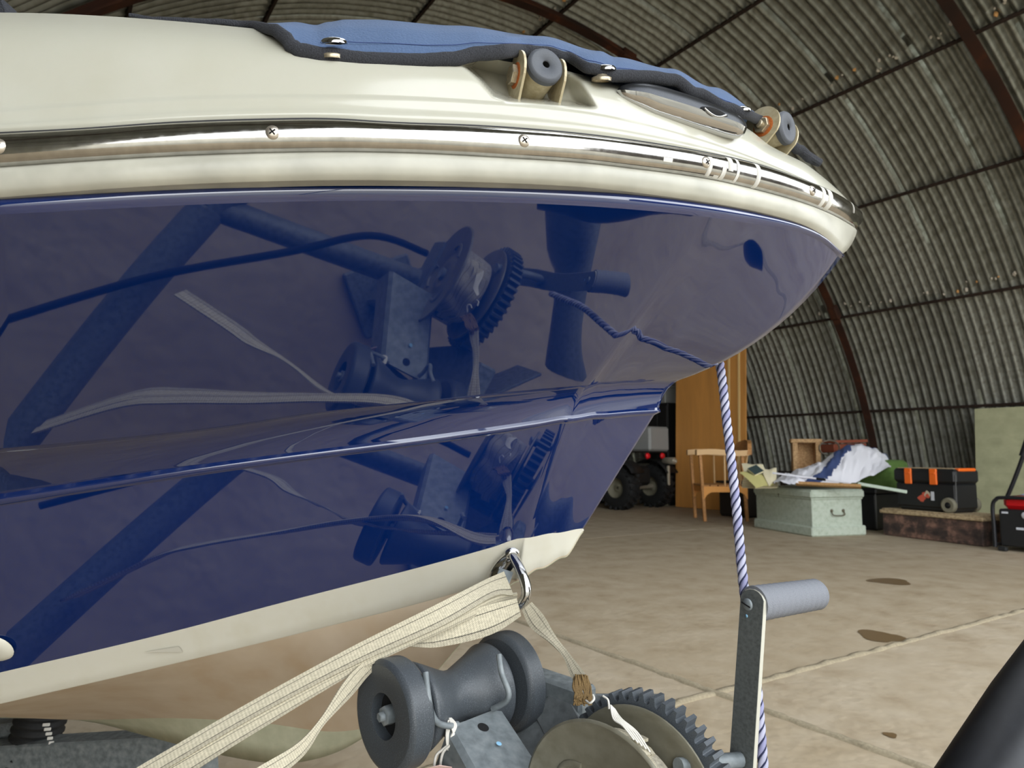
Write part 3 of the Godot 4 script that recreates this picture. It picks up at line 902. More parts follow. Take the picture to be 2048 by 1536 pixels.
const POCKET := [920, 129, 958, 164, 985, 194, 1012, 204, 1100, 211, 1190, 219, 1197, 215, 1180, 185, 1168, 160, 1155, 146, 1120, 120, 1100, 96, 1010, 92]

func deck(o, _rt):
	var poly = PackedVector2Array()
	for i in range(0, POCKET.size(), 2): poly.append(Vector2(POCKET[i], POCKET[i + 1]))
	var lo = []
	var nv = 44
	# side of the deck moulding: stepped flange, flat side, rounded shoulder; a pocket sunk for the ladder bracket
	var cols = 380
	for k in nv + 1:
		var v = k / float(nv)
		var r = PackedVector3Array()
		for i in cols + 1:
			var x = lerp(0.0, 1712.0, i / float(cols))
			var y0 = curve(L_RAIL_T, x) - 1.0; var y1 = curve(L_STEP, x); var y2 = curve(L_TOP, x)
			var y = 0.0; var d = 0.0
			if v < 0.2:
				var t = v / 0.2
				y = lerp(y0, y1, t); d = rail_d(x) + lerp(0.0015, 0.0045, t) - 0.0030 * exp(-pow((t - 0.30) / 0.16, 2.0))
			else:
				var t = (v - 0.2) / 0.8
				y = lerp(y1, y2, t)
				d = d_step(x) - 0.0025 * (1.0 - smoothstep(0.0, 0.03, t)) + (d_top(x) - d_step(x)) * (0.22 * t + 0.78 * pow(t, 5.0))
			if x > 900 and x < 1210 and y < 225:
				var p = Vector2(x, y)
				if Geometry2D.is_point_in_polygon(p, poly):
					var near = 1e9
					for e in poly.size():
						var c = Geometry2D.get_closest_point_to_segment(p, poly[e], poly[(e + 1) % poly.size()])
						near = min(near, c.distance_to(p) * (0.35 if p.x > 1130 and e > 4 else 1.0))
					d += 0.045 * smoothstep(0.0, 14.0, near) + 0.00025 * near
			r.append(at(x, y, d))
		var whole = aft_run(r[0], r[8]); whole.append_array(r); lo.append(whole)
	var st = start()
	loft(st, lo, 0, true)
	# port continuation, and the top of the moulding
	var r0 = row_points(L_RAIL_T, 1420, 1712, func(x): return rail_d(x) + 0.0015)
	var r1 = row_points(L_STEP, 1420, 1712, d_step)
	var r2 = row_points(L_TOP, 1420, 1712, d_top)
	var e = NA + NS + NF
	var p0 = r0.slice(e); var p1 = r1.slice(e); var p2 = r2.slice(e)
	loft(st, [p0, p1, mix_row(p1, p2, 0.85), p2], 2, true)
	var star = PackedVector3Array(); var port = PackedVector3Array()
	for i in e + 1:
		star.append(r2[i] + Vector3(0, -0.003, 0)); port.append(r2[r2.size() - 1 - i] + Vector3(0, -0.003, 0))
	loft(st, [star, mix_row(star, port, 0.08), shift_row(mix_row(star, port, 0.3), UP * 0.005), shift_row(mix_row(star, port, 0.7), UP * 0.005), port], 3)
	part("deck_moulding", st, M.gelcoat_cream, o, "cream deck moulding with a pocket for the ladder bracket")
	# aft closing panel
	var s2 = start()
	var lines = [r2, r0, row_points(L_K1, 1176, 1359, d_k1), row_points(L_B1, 1048, 1167, d_b1), row_points(L_KEEL, 1031, 1167, d_keel)]
	var G = []
	for l in lines:
		var q = PackedVector3Array()
		for k in 9: q.append(l[0].lerp(l[l.size() - 1], k / 8.0))
		G.append(q)
	loft(s2, G, 0)
	part("transom", s2, M.gelcoat_blue, o)

func fittings(o):
	# tube stubs held in bent brackets, for a bow ladder
	bracket(o, 1093, 128, 0.632, Vector3(0.36, 0.10, 0.93), Vector3(-0.92, 0.0, 0.36), 0.0172, 0.062, true)
	bracket(o, 1578, 254, 0.80, Vector3(0.56, -0.02, 0.62), Vector3(-0.74, 0.08, 0.66), 0.0188, 0.060, false)
	# chromed fairlead on the deck's edge
	var a = at(1234, 180, 0.662); var b = at(1490, 262, 0.728)
	var t = (b - a).normalized(); var out = Vector3(-t.z, 0.15, t.x).normalized(); var up = out.cross(t).normalized()
	if up.y < 0: up = -up
	var G = []; var L = a.distance_to(b)
	for k in 33:
		var s = k / 32.0
		var hgt = 0.0165 * curve([0, 0.0, 0.03, 0.35, 0.12, 0.72, 0.3, 0.98, 0.5, 1.0, 0.75, 0.9, 0.92, 0.74, 0.97, 0.5, 1.0, 0.0], s)
		var dep = 0.016 * curve([0, 0.0, 0.04, 0.4, 0.2, 0.9, 0.5, 1.0, 0.85, 0.85, 0.97, 0.5, 1.0, 0.0], s)
		var ring = PackedVector3Array()
		for j in 20:
			var an = TAU * j / 20.0
			var cy = cos(an); var cz = sin(an)
			# a soft ridge along the upper third
			var rr = 1.0 + 0.06 * exp(-pow((an - 1.885) / 0.22, 2.0))
			ring.append(a + t * (s * L) + up * (cy * hgt * rr) + out * (cz * dep * rr))
		G.append(ring)
	var upper = []; var lower = []
	for ring in G:
		var u_ = PackedVector3Array(); var l_ = PackedVector3Array()
		for j in range(-6, 7): u_.append(ring[(j + 20) % 20])
		for j in range(6, 15): l_.append(ring[j])
		upper.append(u_); lower.append(l_)
	var stl = start(); loft(stl, lower, 0)
	var st = start(); loft(st, upper, 0)
	var ch = part("fairlead", st, M.chrome_dusty, o, "chromed teardrop fairlead with an eye-shaped slot")
	part("front_face", stl, M.chrome, ch)
	var st2 = start()
	var G2 = []
	for k in 3:
		var ring = PackedVector3Array()
		for j in 24:
			var an = TAU * j / 24.0
			var s = [1.0, 0.55, 0.02][k]
			var c = a + t * (0.655 * L) - up * 0.0040 + out * (0.0168 + [0.0, 0.0006, 0.0009][k])
			var lens = pow(abs(sin(an)), 1.5) * sign(sin(an))
			ring.append(c + t * (cos(an) * 0.0175 * s) + up * (lens * 0.0042 * s))
		G2.append(ring)
	loft(st2, G2, 0, false, true)
	part("slot", st2, M.hole_black, ch)
	var st3 = start()
	var pth = PackedVector3Array()
	for k in 13:
		var s = k / 12.0
		pth.append(a + t * ((0.575 + 0.17 * s) * L) - up * (0.0040 + 0.0052 * sin(PI * s)) + out * 0.0172)
	tube(st3, pth, 0.0011, 8)
	part("slot_rim", st3, M.chrome, ch)
	# bow eye: base plate and bent steel loop
	var s4 = start()
	var pc = at(1006, 1131, 0.972); var pdir = (at(985, 1158, 0.977) - at(1032, 1102, 0.968)).normalized()
	var pn = Vector3(0.30, -0.30, 0.9); pn = (pn - pdir * pn.dot(pdir)).normalized()
	var ell = PackedVector2Array()
	for k in 24: ell.append(Vector2(cos(TAU * k / 24.0) * 0.028, sin(TAU * k / 24.0) * 0.0125))
	prism(s4, ell, 0.005, frame(pc, pdir, pn.cross(pdir)), 0.001)
	var eye_ = part("bow_eye", s4, M.chrome, o, "polished steel bow eye")
	var s5 = start()
	var p = smooth_path(PackedVector3Array([at(1022, 1108, 0.972), at(1028, 1116, 0.960), at(1041, 1140, 0.945), at(1051, 1168, 0.936), at(1052, 1192, 0.934), at(1040, 1208, 0.938), at(1018, 1208, 0.948), at(1000, 1190, 0.962), at(990, 1168, 0.975)]), 8)
	tube(s5, p, 0.0068, 14)
	part("loop", s5, M.chrome, eye_)
	var s6 = start()
	lathe(s6, [[0.0001, 0.006], [0.008, 0.006], [0.0105, 0.003], [0.0115, 0.0]], frame(at(1024, 1110, 0.968), pdir, pn), 20)
	part("collar", s6, M.chrome, eye_)
	# drain fitting low on the side
	var s7 = start()
	var dn = N_LO
	lathe(s7, [[0.0001, 0.006], [0.010, 0.006], [0.017, 0.004], [0.020, 0.0]], frame(on_plane(-7, 1297, N_LO, C_LO), Vector3.RIGHT, dn), 24)
	part("drain_fitting", s7, M.stripe_cream, o, "round white drain fitting")
	# worn-off patch on the stripe
	var s7b = start()
	s7b.set_smooth_group(-1)
	var wp = [on_plane(288, 1303, N_LO, C_LO), on_plane(358, 1292, N_LO, C_LO), on_plane(366, 1303, N_LO, C_LO)]
	for k in 3: wp[k] += N_LO * 0.0012
	tri(s7b, wp[0], wp[1], wp[2]); tri(s7b, wp[0] - N_LO * 0.001, wp[2] - N_LO * 0.001, wp[1] - N_LO * 0.001)
	part("worn_patch", s7b, M.worn_grey, o)
	# foot of the windscreen frame
	var s8 = start()
	var wf = at(4, 30, 0.576)
	prism(s8, PackedVector2Array([Vector2(-0.05, -0.02), Vector2(0.004, -0.02), Vector2(0.006, 0.0), Vector2(-0.002, 0.018), Vector2(-0.05, 0.06)]), 0.02, Transform3D(Basis(Vector3.RIGHT, UP, Vector3.BACK), wf - Vector3(0, 0.002, 0.02)), 0.001)
	part("windscreen_foot", s8, M.webbing_charcoal, o)

func bracket(o, cx, cy, d, axis: Vector3, N: Vector3, r, length, first):
	axis = axis.normalized(); N = (N - axis * N.dot(axis)).normalized()
	var e2 = N.cross(axis).normalized()
	if e2.y < 0: e2 = -e2
	var tip = at(cx, cy, d)
	var st = start()
	var xf = frame(tip, N, axis)
	lathe(st, [[r * 0.93, -length], [r * 0.93, -0.006]], xf, 32)
	var root = part("ladder_bracket", st, M.bracket_cream, o, "capped tube stub in a bent bracket" if first else "second capped tube stub nearer the stem")
	var s2 = start()
	lathe(s2, [[r * 0.95, -0.009], [r * 1.03, -0.008], [r * 1.03, -0.003], [r * 0.95, -0.0005], [r * 0.85, 0.0], [r * 0.24, 0.0003], [r * 0.2, -0.001]], xf, 36, [1, 2, 4])
	part("end_cap", s2, M.cap_rubber, root, "grey rubber cap")
	var s3 = start()
	lathe(s3, [[r * 0.2, -0.001], [r * 0.19, -0.012], [0.0001, -0.012]], xf, 20)
	part("cap_hole", s3, M.hole_black, root)
	# two cheeks with rounded tops
	for s in [1.0, -1.0]:
		var poly = PackedVector2Array()
		var rr = r * 1.2
		for k in 15:
			var an = lerp(-0.55, PI * 0.86, k / 14.0)
			poly.append(Vector2(cos(an) * rr, sin(an) * rr))
		# x runs along the tube's axis, y across it
		poly.append(Vector2(-0.075, 0.004 if first else 0.012)); poly.append(Vector2(-0.082, -0.040)); poly.append(Vector2(-0.030, -0.050))
		poly.append(Vector2(-0.004, -0.034))
		var c = tip - axis * 0.022 + N * (s * (r + 0.0022) - (0.0 if s > 0 else 0.0024))
		var sc = start()
		prism(sc, poly, 0.0024, Transform3D(Basis(axis, e2, axis.cross(e2)), c), 0.0004)
		part("cheek", sc, M.bracket_cream, root)
	# bolt through the cheeks
	var bc = tip - axis * (0.026 if first else 0.020) + N * (r + 0.0050) - e2 * (0.002)
	if first:
		bc = tip - axis * 0.024 + N * (r + 0.0048) - e2 * 0.001
	var bx = frame(bc, axis, N)
	var s4 = start()
	var hexp = PackedVector2Array()
	for k in 6: hexp.append(Vector2(cos(TAU * k / 6.0 + 0.3) * 0.0096, sin(TAU * k / 6.0 + 0.3) * 0.0096))
	var px = Transform3D(Basis(bx.basis.x, bx.basis.z, bx.basis.y), bc)
	prism(s4, hexp, 0.0058, px, 0.0007)
	if not first:
		lathe(s4, [[0.0045, 0.005], [0.0045, 0.0095], [0.0038, 0.0105], [0.0001, 0.0105]], bx, 20, [1])
	part("bolt", s4, M.bolt_steel, root, "hexagon bolt head" if first else "hexagon nut on a rusty bolt end")
	var s5 = start()
	lathe(s5, [[0.0128, -0.0022], [0.0128, -0.0006], [0.0112, 0.0004], [0.006, 0.0006]], bx, 28)
	part("washer", s5, M.rust_bright, root, "rusted washer")

# ---------------------------------------------------------------- the canvas cover
const L_HEM := [255, 30, 310, 38, 430, 43, 500, 49, 547, 59, 568, 72, 583, 92, 601, 103, 649, 112, 739, 119, 842, 121, 905, 118, 960, 107, 1040, 101, 1095, 103, 1130, 113, 1181, 137, 1230, 152, 1295, 154, 1347, 160, 1393, 187, 1458, 216, 1490, 228, 1520, 240, 1560, 272, 1600, 300, 1622, 318, 1640, 326]
const L_CREST := [480, 47, 545, 46, 590, 44, 632, 50, 656, 44, 691, 39, 739, 39, 910, 51, 1081, 72, 1200, 102, 1230, 114, 1341, 137, 1425, 174, 1536, 232, 1600, 276, 1640, 316]

func d_hem(x): return lerp(d_step(x), d_top(x), 0.42) - 0.010 + 0.03 * smoothstep(1010.0, 1050.0, x) * (1.0 - smoothstep(1135.0, 1180.0, x)) + 0.06 * smoothstep(1490.0, 1530.0, x) if x > 575 else lerp(d_top(x) + 0.01, lerp(d_step(x), d_top(x), 0.42) - 0.010, smoothstep(480.0, 575.0, x))

func cover():
	var o = rooted("canvas_cover", "blue canvas cover stretched over the bow well with a charcoal hem", "boat cover", at(1000, 90, 0.75))
	var st = start()
	var hem = PackedVector3Array(); var mid = PackedVector3Array(); var mid2 = PackedVector3Array(); var top = PackedVector3Array(); var in1 = PackedVector3Array(); var in2 = PackedVector3Array()
	var n = 150
	for i in n + 1:
		var x = lerp(500.0, 1560.0, i / float(n))
		var yh = curve(L_HEM, x); var yt = min(curve(L_CREST, x), yh - 3.0)
		var dh = d_hem(x); var w = 1.5 * sin(x * 0.045) + 1.0 * sin(x * 0.11)
		var sag = 0.006 * sin(x * 0.021)
		hem.append(at(x, yh - 2, dh + 0.004))
		mid.append(at(x, lerp(yh, yt, 0.35) + w * 0.4, dh + 0.012 + sag * 0.3))
		mid2.append(at(x, lerp(yh, yt, 0.75) + w * 0.5, dh + 0.034 + sag * 0.5))
		top.append(at(x, yt, dh + 0.065))
		var inward = Vector3(0.06, 0.002, -0.20) if x < 1200 else Vector3(-0.05, 0.002, -0.16)
		in1.append(top[i] + inward); in2.append(top[i] + inward * 2.4 + UP * -0.02)
	loft(st, [hem, mid, mid2, top, in1, in2], 0, true)
	part("canvas", st, M.canvas_blue, o)
	var s2 = start()
	var pth = PackedVector3Array(); var rad = []
	for i in 181:
		var x = lerp(258.0, 1640.0, i / 180.0)
		pth.append(at(x, curve(L_HEM, x), d_hem(x) + 0.001))
		rad.append(0.0006 + 0.0001 * sin(i * 1.7) + curve([258, 0.0012, 480, 0.0026, 560, 0.0050, 620, 0.0062, 800, 0.0052, 1000, 0.0058, 1100, 0.0040, 1300, 0.0056, 1500, 0.0048, 1600, 0.0055, 1640, 0.0046], x))
	tube(s2, pth, rad, 12, true, 0, 0.55)
	part("hem", s2, M.webbing_charcoal, o, "charcoal braided hem")
	# stitch line
	var s3 = start(); var sp = PackedVector3Array()
	for i in 100:
		var x = lerp(640.0, 1480.0, i / 99.0)
		sp.append(at(x, lerp(curve(L_HEM, x), curve(L_CREST, x), 0.42), d_hem(x) + 0.0125))
	tube(s3, sp, 0.0004, 5)
	part("seam", s3, M.cloth_navy, o)
	for q in [[668, 83, 0.0, 1.0], [1211, 136, 0.003, 0.92], [1487, 218, 0.003, 0.75]]:
		var p = at(q[0], q[1], d_hem(q[0]) - 0.001 + q[2])
		var nn = Vector3(0.08, 0.86, 0.42).normalized()
		var s4 = start(); var r = 0.0112 * q[3]
		lathe(s4, [[r, -0.0015], [r * 0.98, 0.0003], [r * 0.8, 0.0020], [r * 0.45, 0.0030], [0.0001, 0.0034]], frame(p, Vector3.RIGHT, nn), 28)
		part("snap_button", s4, M.chrome, o, "domed steel snap button")
	for q in [[664, 113], [1203, 158]]:
		var p = at(q[0], q[1], d_hem(q[0]) + 0.004)
		var s5 = start()
		lathe(s5, [[0.0095, -0.002], [0.0098, 0.001], [0.0082, 0.002], [0.0062, 0.002], [0.0050, 0.004]], frame(p, Vector3.RIGHT, Vector3(0.05, 0.9, 0.35)), 24)
		part("snap_stud", s5, M.bolt_steel, o)
	var s6 = start()
	bar(s6, at(1603, 300, 0.85), at(1641, 326, 0.87), 0.010, 0.006, UP, 0.002)
	part("tail_strap", s6, M.webbing_charcoal, o)

# ---------------------------------------------------------------- the trailer
const TS := Vector3(-0.669, 0, 0.743)     # trailer: towards its right-hand side (the camera)
const TB := Vector3(0.743, 0, 0.669)      # trailer: forward

func trailer():
	var o = rooted("boat_trailer", "galvanised boat trailer with bow roller and hand winch under the bow", "trailer", Vector3(-0.1, 0.0, -0.8))
	roller(o)
	# sloping winch post, a folded channel with a bolt hole
	var st = start()
	var p0 = at(953, 1433, 0.862); var p1 = at(1092, 1660, 0.735)
	var ax = (p1 - p0).normalized(); var nn = ax.cross(TS).normalized()
	if nn.y < 0: nn = -nn
	var len_ = p0.distance_to(p1)
	var sec = PackedVector2Array([Vector2(-0.045, -0.055), Vector2(-0.045, -0.006), Vector2(-0.039, 0), Vector2(0.039, 0), Vector2(0.045, -0.006), Vector2(0.045, -0.055), Vector2(0.040, -0.055), Vector2(0.040, -0.006), Vector2(-0.040, -0.006), Vector2(-0.040, -0.055)])
	prism(st, sec, len_, Transform3D(Basis(TS, nn, ax), p0), 0.0)
	var post = part("winch_post", st, M.galvanised, o, "sloping galvanised post with a bolt hole")
	var s2 = start()
	var hole = at(966, 1456, 0.848)
	lathe(s2, [[0.0001, 0.0006], [0.0068, 0.0006]], frame(hole + nn * 0.0006, TS, nn), 24)
	part("bolt_hole", s2, M.hole_black, post)
	var s3 = start()
	rng.seed = 5
	for k in 5:
		var c = at(994 + rng.randf_range(-4, 5), 1495 + rng.randf_range(-7, 7), 0.8258)
		lathe(s3, [[0.0001, 0.0006], [rng.randf_range(0.002, 0.0042), 0.0003]], frame(c + nn * 0.001, TS, nn), 9)
	part("paint_fleck", s3, M.paint_blue_pale, post)
	# folded arms of the roller bracket
	var s4 = start()
	tube(s4, smooth_path(PackedVector3Array([at(851, 1345, 0.818), at(857, 1395, 0.806), at(863, 1425, 0.806), at(876, 1446, 0.812), at(902, 1452, 0.826), at(915, 1448, 0.836)]), 6), 0.0036, 8)
	tube(s4, smooth_path(PackedVector3Array([at(998, 1310, 0.878), at(1003, 1345, 0.866), at(1017, 1383, 0.860), at(1014, 1400, 0.862), at(1001, 1410, 0.870), at(985, 1418, 0.876)]), 6), 0.0036, 8)
	part("roller_bracket", s4, M.galvanised, o, "bent steel bracket arms holding the roller")
	var s5 = start()
	bar(s5, at(868, 1380, 0.90), at(955, 1470, 0.875), 0.075, 0.006, TS, 0.001)
	part("bracket_web", s5, M.galvanised_dark, o)
	# frame of the winch stand behind the roller
	var s6 = start()
	bar(s6, at(1030, 1352, 0.985), at(1178, 1404, 0.90), 0.034, 0.034, UP, 0.004)
	part("stand_rail", s6, M.galvanised, o)
	var s7 = start()
	prism(s7, PackedVector2Array([Vector2(0, 0), Vector2(0.17, 0.0), Vector2(0.17, -0.12), Vector2(0.11, -0.12), Vector2(0.06, -0.05), Vector2(0.035, -0.085), Vector2(0.0, -0.12), Vector2(-0.05, -0.12), Vector2(-0.05, 0)]), 0.005, Transform3D(Basis((TB * 0.75 - TS * 0.66).normalized(), UP, (TB * 0.66 + TS * 0.75).normalized()), at(1062, 1386, 0.965)), 0.001)
	part("stand_plate", s7, M.galvanised_dark, o)
	var s8 = start()
	bar(s8, at(1095, 1396, 0.925), at(1150, 1500, 0.87), 0.05, 0.006, TB, 0.001)
	bar(s8, at(1040, 1455, 0.93), at(1115, 1560, 0.86), 0.06, 0.006, TB, 0.001)
	part("stand_strut", s8, M.galvanised_dark, o)
	winch(o)
	# tubes of the draw frame below the picture; the hull mirrors them
	var s9 = start()
	var apex = Vector3(-0.226, 0.37, -0.52)
	tube(s9, smooth_path(PackedVector3Array([Vector3(-1.3, 0.34, -1.25), Vector3(-0.66, 0.36, -0.80), Vector3(-0.40, 0.37, -0.625), apex + Vector3(-0.02, 0, -0.012), apex, apex + Vector3(0.06, 0, 0.02), Vector3(-0.05, 0.37, -0.47)]), 6), 0.030, 14)
	tube(s9, PackedVector3Array([apex, Vector3(0.075, 0.37, -0.752)]), 0.023, 14)
	part("draw_tube", s9, M.galvanised_dark, o)
	var s10 = start()
	bar(s10, Vector3(0.075, 0.02, -0.80), Vector3(0.10, 0.40, -0.775), 0.075, 0.075, TS, 0.006)
	part("stand_leg", s10, M.galvanised_dark, o)
	var s11 = start()
	tube(s11, smooth_path(PackedVector3Array([Vector3(0.44, 0.36, -0.60), Vector3(0.415, 0.36, -0.72), Vector3(0.36, 0.36, -0.93), Vector3(0.335, 0.34, -1.03)]), 6), 0.047, 16)
	part("coupling_tube", s11, M.galvanised_dark, o)
	# jockey-wheel tube at the front
	var s12 = start()
	var jq = at(1945, 1640, 0.70); var jp = at(2140, 1330, 0.80)
	tube(s12, PackedVector3Array([jp.lerp(jq, -0.8), jp, at(2076, 1424, 0.76), jq, jp.lerp(jq, 1.55)]), 0.045, 24)
	part("jockey_tube", s12, M.black_tube, o, "scuffed black tube of the jockey stand")
	# cross beam and ribbed roller under the keel
	var s13 = start()
	bar(s13, at(-60, 1530, 1.62), at(420, 1505, 1.52), 0.09, 0.06, UP, 0.004)
	part("cross_beam", s13, M.galvanised, o, "galvanised cross beam under the keel")
	var s14 = start()
	var pr = []
	for k in 15:
		var y = lerp(-0.06, 0.06, k / 14.0)
		pr.append([0.046 + (0.006 if k % 2 else 0.0), y - 0.002]); pr.append([0.046 + (0.006 if k % 2 else 0.0), y + 0.002])
	pr.push_front([0.001, -0.063]); pr.append([0.001, 0.063])
	lathe(s14, pr, frame(at(72, 1474, 1.62), Vector3(0.35, 0, 1.0), Vector3(0.22, 0.95, 0.1)), 24)
	part("ribbed_roller", s14, M.tyre_black, o, "small ribbed black keel roller")
	var s14b = start()
	for k in 6:
		bar(s14b, at(85 + 3 * k, 1450 + k * 9, 1.555), at(100 + 2 * k, 1449 + k * 9, 1.56), 0.006, 0.004, UP, 0.001)
	part("paint_mark", s14b, M.scuff_white, o)
	var s15 = start()
	bar(s15, at(-40, 1462, 1.66), at(48, 1450, 1.64), 0.028, 0.05, UP, 0.003)
	bar(s15, at(-40, 1502, 1.68), at(40, 1488, 1.66), 0.02, 0.05, UP, 0.003)
	part("roller_arm", s15, M.galvanised_dark, o)
	var s16 = start()
	box(s16, Transform3D(Basis(TB, UP, TB.cross(UP)), Vector3(-1.25, 0.10, -1.9)), Vector3(1.7, 0.09, 0.09), 0.006)
	part("side_rail", s16, M.galvanised_dark, o)
	for q in [Vector3(-1.0, 0.0, -1.62), Vector3(0.075, 0.0, -0.80)]:
		var s17 = start()
		box(s17, Transform3D(Basis(), q + Vector3(0, 0.012, 0)), Vector3(0.16, 0.024, 0.16), 0.004)
		part("foot_pad", s17, M.galvanised_dark, o)

func roller(o):
	var L = Vector3(-0.145, 0.556, -0.826); var R = Vector3(0.004, 0.558, -0.960)
	var ax = (R - L).normalized(); var W = L.distance_to(R)
	var xf = frame(L, UP, ax)
	# disc, waisted roller, disc
	var r = 0.0605
	var k = W / 0.195
	var st = start()
	lathe(st, [[0.025, 0.016 * k], [0.025, 0.001], [0.028, 0.0], [r - 0.006, 0.0], [r - 0.002, 0.0015], [r, 0.005], [r, 0.026 * k], [r - 0.002, 0.029 * k], [r - 0.006, 0.030 * k], [0.02, 0.030 * k]], xf, 56, [1, 3, 5, 6, 8])
	var rl = part("bow_roller", st, M.roller_rubber, o, "black rubber bow roller with a waist and two end discs")
	var s2 = start()
	lathe(s2, [[0.02, 0.0385 * k], [0.046, 0.0385 * k], [0.0495, 0.040 * k], [0.0505, 0.043 * k], [0.046, 0.053 * k], [0.036, 0.074 * k], [0.031, 0.086 * k], [0.031, 0.098 * k], [0.036, 0.110 * k], [0.046, 0.134 * k], [0.0525, 0.146 * k], [0.0525, 0.150 * k], [0.049, 0.153 * k], [0.02, 0.153 * k]], xf, 56, [1, 12])
	part("waisted_roller", s2, M.roller_rubber, rl)
	var s3 = start()
	lathe(s3, [[0.02, 0.167 * k], [r - 0.006, 0.167 * k], [r - 0.001, 0.169 * k], [r + 0.001, 0.173 * k], [r + 0.001, 0.191 * k], [r - 0.004, 0.195 * k], [0.0001, 0.195 * k]], xf, 56, [1, 3, 4])
	part("end_disc", s3, M.roller_rubber, rl)
	var s4 = start()
	lathe(s4, [[0.0001, 0.014 * k], [0.0252, 0.014 * k]], xf, 24)
	part("hub_recess", s4, M.hole_black, rl)
	var s5 = start()
	lathe(s5, [[0.0115, 0.012 * k], [0.0110, 0.002], [0.0095, 0.001], [0.0058, 0.001], [0.0055, -0.004], [0.0042, -0.0048], [0.0001, -0.0048]], xf, 6, [1, 3, 5])
	part("axle_nut", s5, M.galvanised, rl, "steel nut on the roller axle")
	var s6 = start()
	lathe(s6, [[0.012, 0.03 * k], [0.012, 0.166 * k]], xf, 16)
	part("axle", s6, M.galvanised_dark, rl)

func winch(o):
	var WL = Vector3(0.086, 0.490, -0.735)
	var ax = -TS
	var xf = frame(WL, UP, ax)
	var st = start()
	# dished cheek with pressed rings
	lathe(st, [[0.0001, 0.004], [0.012, 0.004], [0.014, 0.0015], [0.028, 0.0015], [0.033, 0.004], [0.046, 0.004], [0.051, 0.0], [0.086, -0.001], [0.0915, -0.003], [0.094, -0.002], [0.094, 0.0005], [0.089, 0.002], [0.0001, 0.008]], xf, 64, [8, 10])
	var w = part("hand_winch", st, M.winch_zinc, o, "hand winch with a pressed cheek, strap drum and large gear")
	for k in 3:
		var s1 = start(); var a = TAU * k / 3.0 + 0.9
		var G = PackedVector3Array()
		for j in 9:
			var t = a + lerp(-0.45, 0.45, j / 8.0)
			G.append(xf * Vector3(cos(t) * (0.050 + 0.010 * sin(PI * j / 8.0)), -0.0005, sin(t) * (0.050 + 0.010 * sin(PI * j / 8.0))))
		tube(s1, G, 0.0035, 8, true, 0, 0.6)
		part("pressed_rib", s1, M.winch_zinc, w)
	var s2 = start()
	lathe(s2, [[0.02, 0.005], [0.058, 0.006], [0.060, 0.02], [0.059, 0.05], [0.057, 0.064], [0.02, 0.066]], xf, 48, [1, 4])
	part("strap_drum", s2, M.webbing_roll if M.has("webbing_roll") else M.webbing, w, "rolled cream strap on the drum")
	# loose turns of strap on the drum
	for k in 3:
		var s3 = start(); var mid = PackedVector3Array(); var wide = PackedVector3Array(); var hf = PackedFloat32Array()
		for j in 22:
			var t = lerp(-0.7, 1.25, j / 21.0) + k * 0.2
			mid.append(xf * Vector3(cos(t) * (0.0625 + 0.0025 * k + 0.002 * sin(j * 0.9 + k)), 0.024 + 0.012 * k + 0.003 * sin(j * 0.6), sin(t) * (0.0625 + 0.0025 * k + 0.002 * sin(j * 0.9 + k))))
			wide.append(ax); hf.append(0.016 - 0.004 * k)
		ribbon(s3, mid, wide, hf, 0.003, 6.0)
		part("strap_turn", s3, M.webbing, w)
	var s4 = start()
	lathe(s4, [[0.02, 0.070], [0.078, 0.072], [0.087, 0.069], [0.090, 0.070], [0.090, 0.0725], [0.02, 0.076]], xf, 64, [3, 4])
	part("inner_cheek", s4, M.winch_zinc, w)
	# gear
	var s5 = start()
	var teeth = 46; var gp = PackedVector2Array()
	for k in teeth:
		var a = TAU * k / teeth; var p = TAU / teeth
		gp.append(Vector2.from_angle(a) * 0.0915); gp.append(Vector2.from_angle(a + p * 0.18) * 0.0935)
		gp.append(Vector2.from_angle(a + p * 0.30) * 0.101); gp.append(Vector2.from_angle(a + p * 0.62) * 0.101)
		gp.append(Vector2.from_angle(a + p * 0.74) * 0.0935); gp.append(Vector2.from_angle(a + p * 0.92) * 0.0915)
	prism(s5, gp, 0.021, Transform3D(Basis(TB, UP, ax), WL + ax * 0.079), 0.0)
	part("gear", s5, M.gear_steel, w, "large toothed gear speckled with dust")
	var s6 = start()
	tube(s6, PackedVector3Array([WL - ax * 0.004, WL + ax * 0.11]), 0.011, 16)
	part("shaft", s6, M.galvanised, w)
	# crank
	var g_ = Vector3(0.866, 0, -0.5)          # the way the crank's grip points
	var wd = Vector3(0.5, 0, 0.866)
	var a0 = at(1503, 1207, 0.803); var a1 = at(1474, 1640, 0.790)
	var up_ = (a0 - a1).normalized(); var side = (wd - up_ * wd.dot(up_)).normalized(); var fc = side.cross(up_).normalized()
	if fc.dot(g_) < 0: fc = -fc
	var poly = PackedVector2Array(); var hw = 0.0162
	for k in 9:
		var an = lerp(0.12 * PI, 0.88 * PI, k / 8.0)
		poly.append(Vector2(cos(an) * hw * 1.08, sin(an) * hw * 0.95))
	poly.append(Vector2(-hw, -0.26)); poly.append(Vector2(hw, -0.26))
	var s7 = start()
	prism(s7, poly, 0.0052, Transform3D(Basis(side, up_, fc), a0), 0.0005)
	var arm = part("crank_arm", s7, M.arm_steel, w, "flat grey steel crank arm")
	var s7b = start()
	var rim = PackedVector3Array()
	for k in 6: 
		var an = lerp(0.12 * PI, 0.7 * PI, k / 5.0)
		rim.append(a0 + side * (cos(an) * hw * 1.08) + up_ * (sin(an) * hw * 0.95) + fc * 0.0026)
	rim.insert(0, a0 + side * hw + fc * 0.0026 - up_ * 0.26)
	for k in rim.size() - 1:
		bar(s7b, rim[k], rim[k + 1], 0.0006, 0.0050, up_ if k else side, 0.0001)
	part("worn_edge", s7b, M.arm_edge, w)
	var s8 = start()
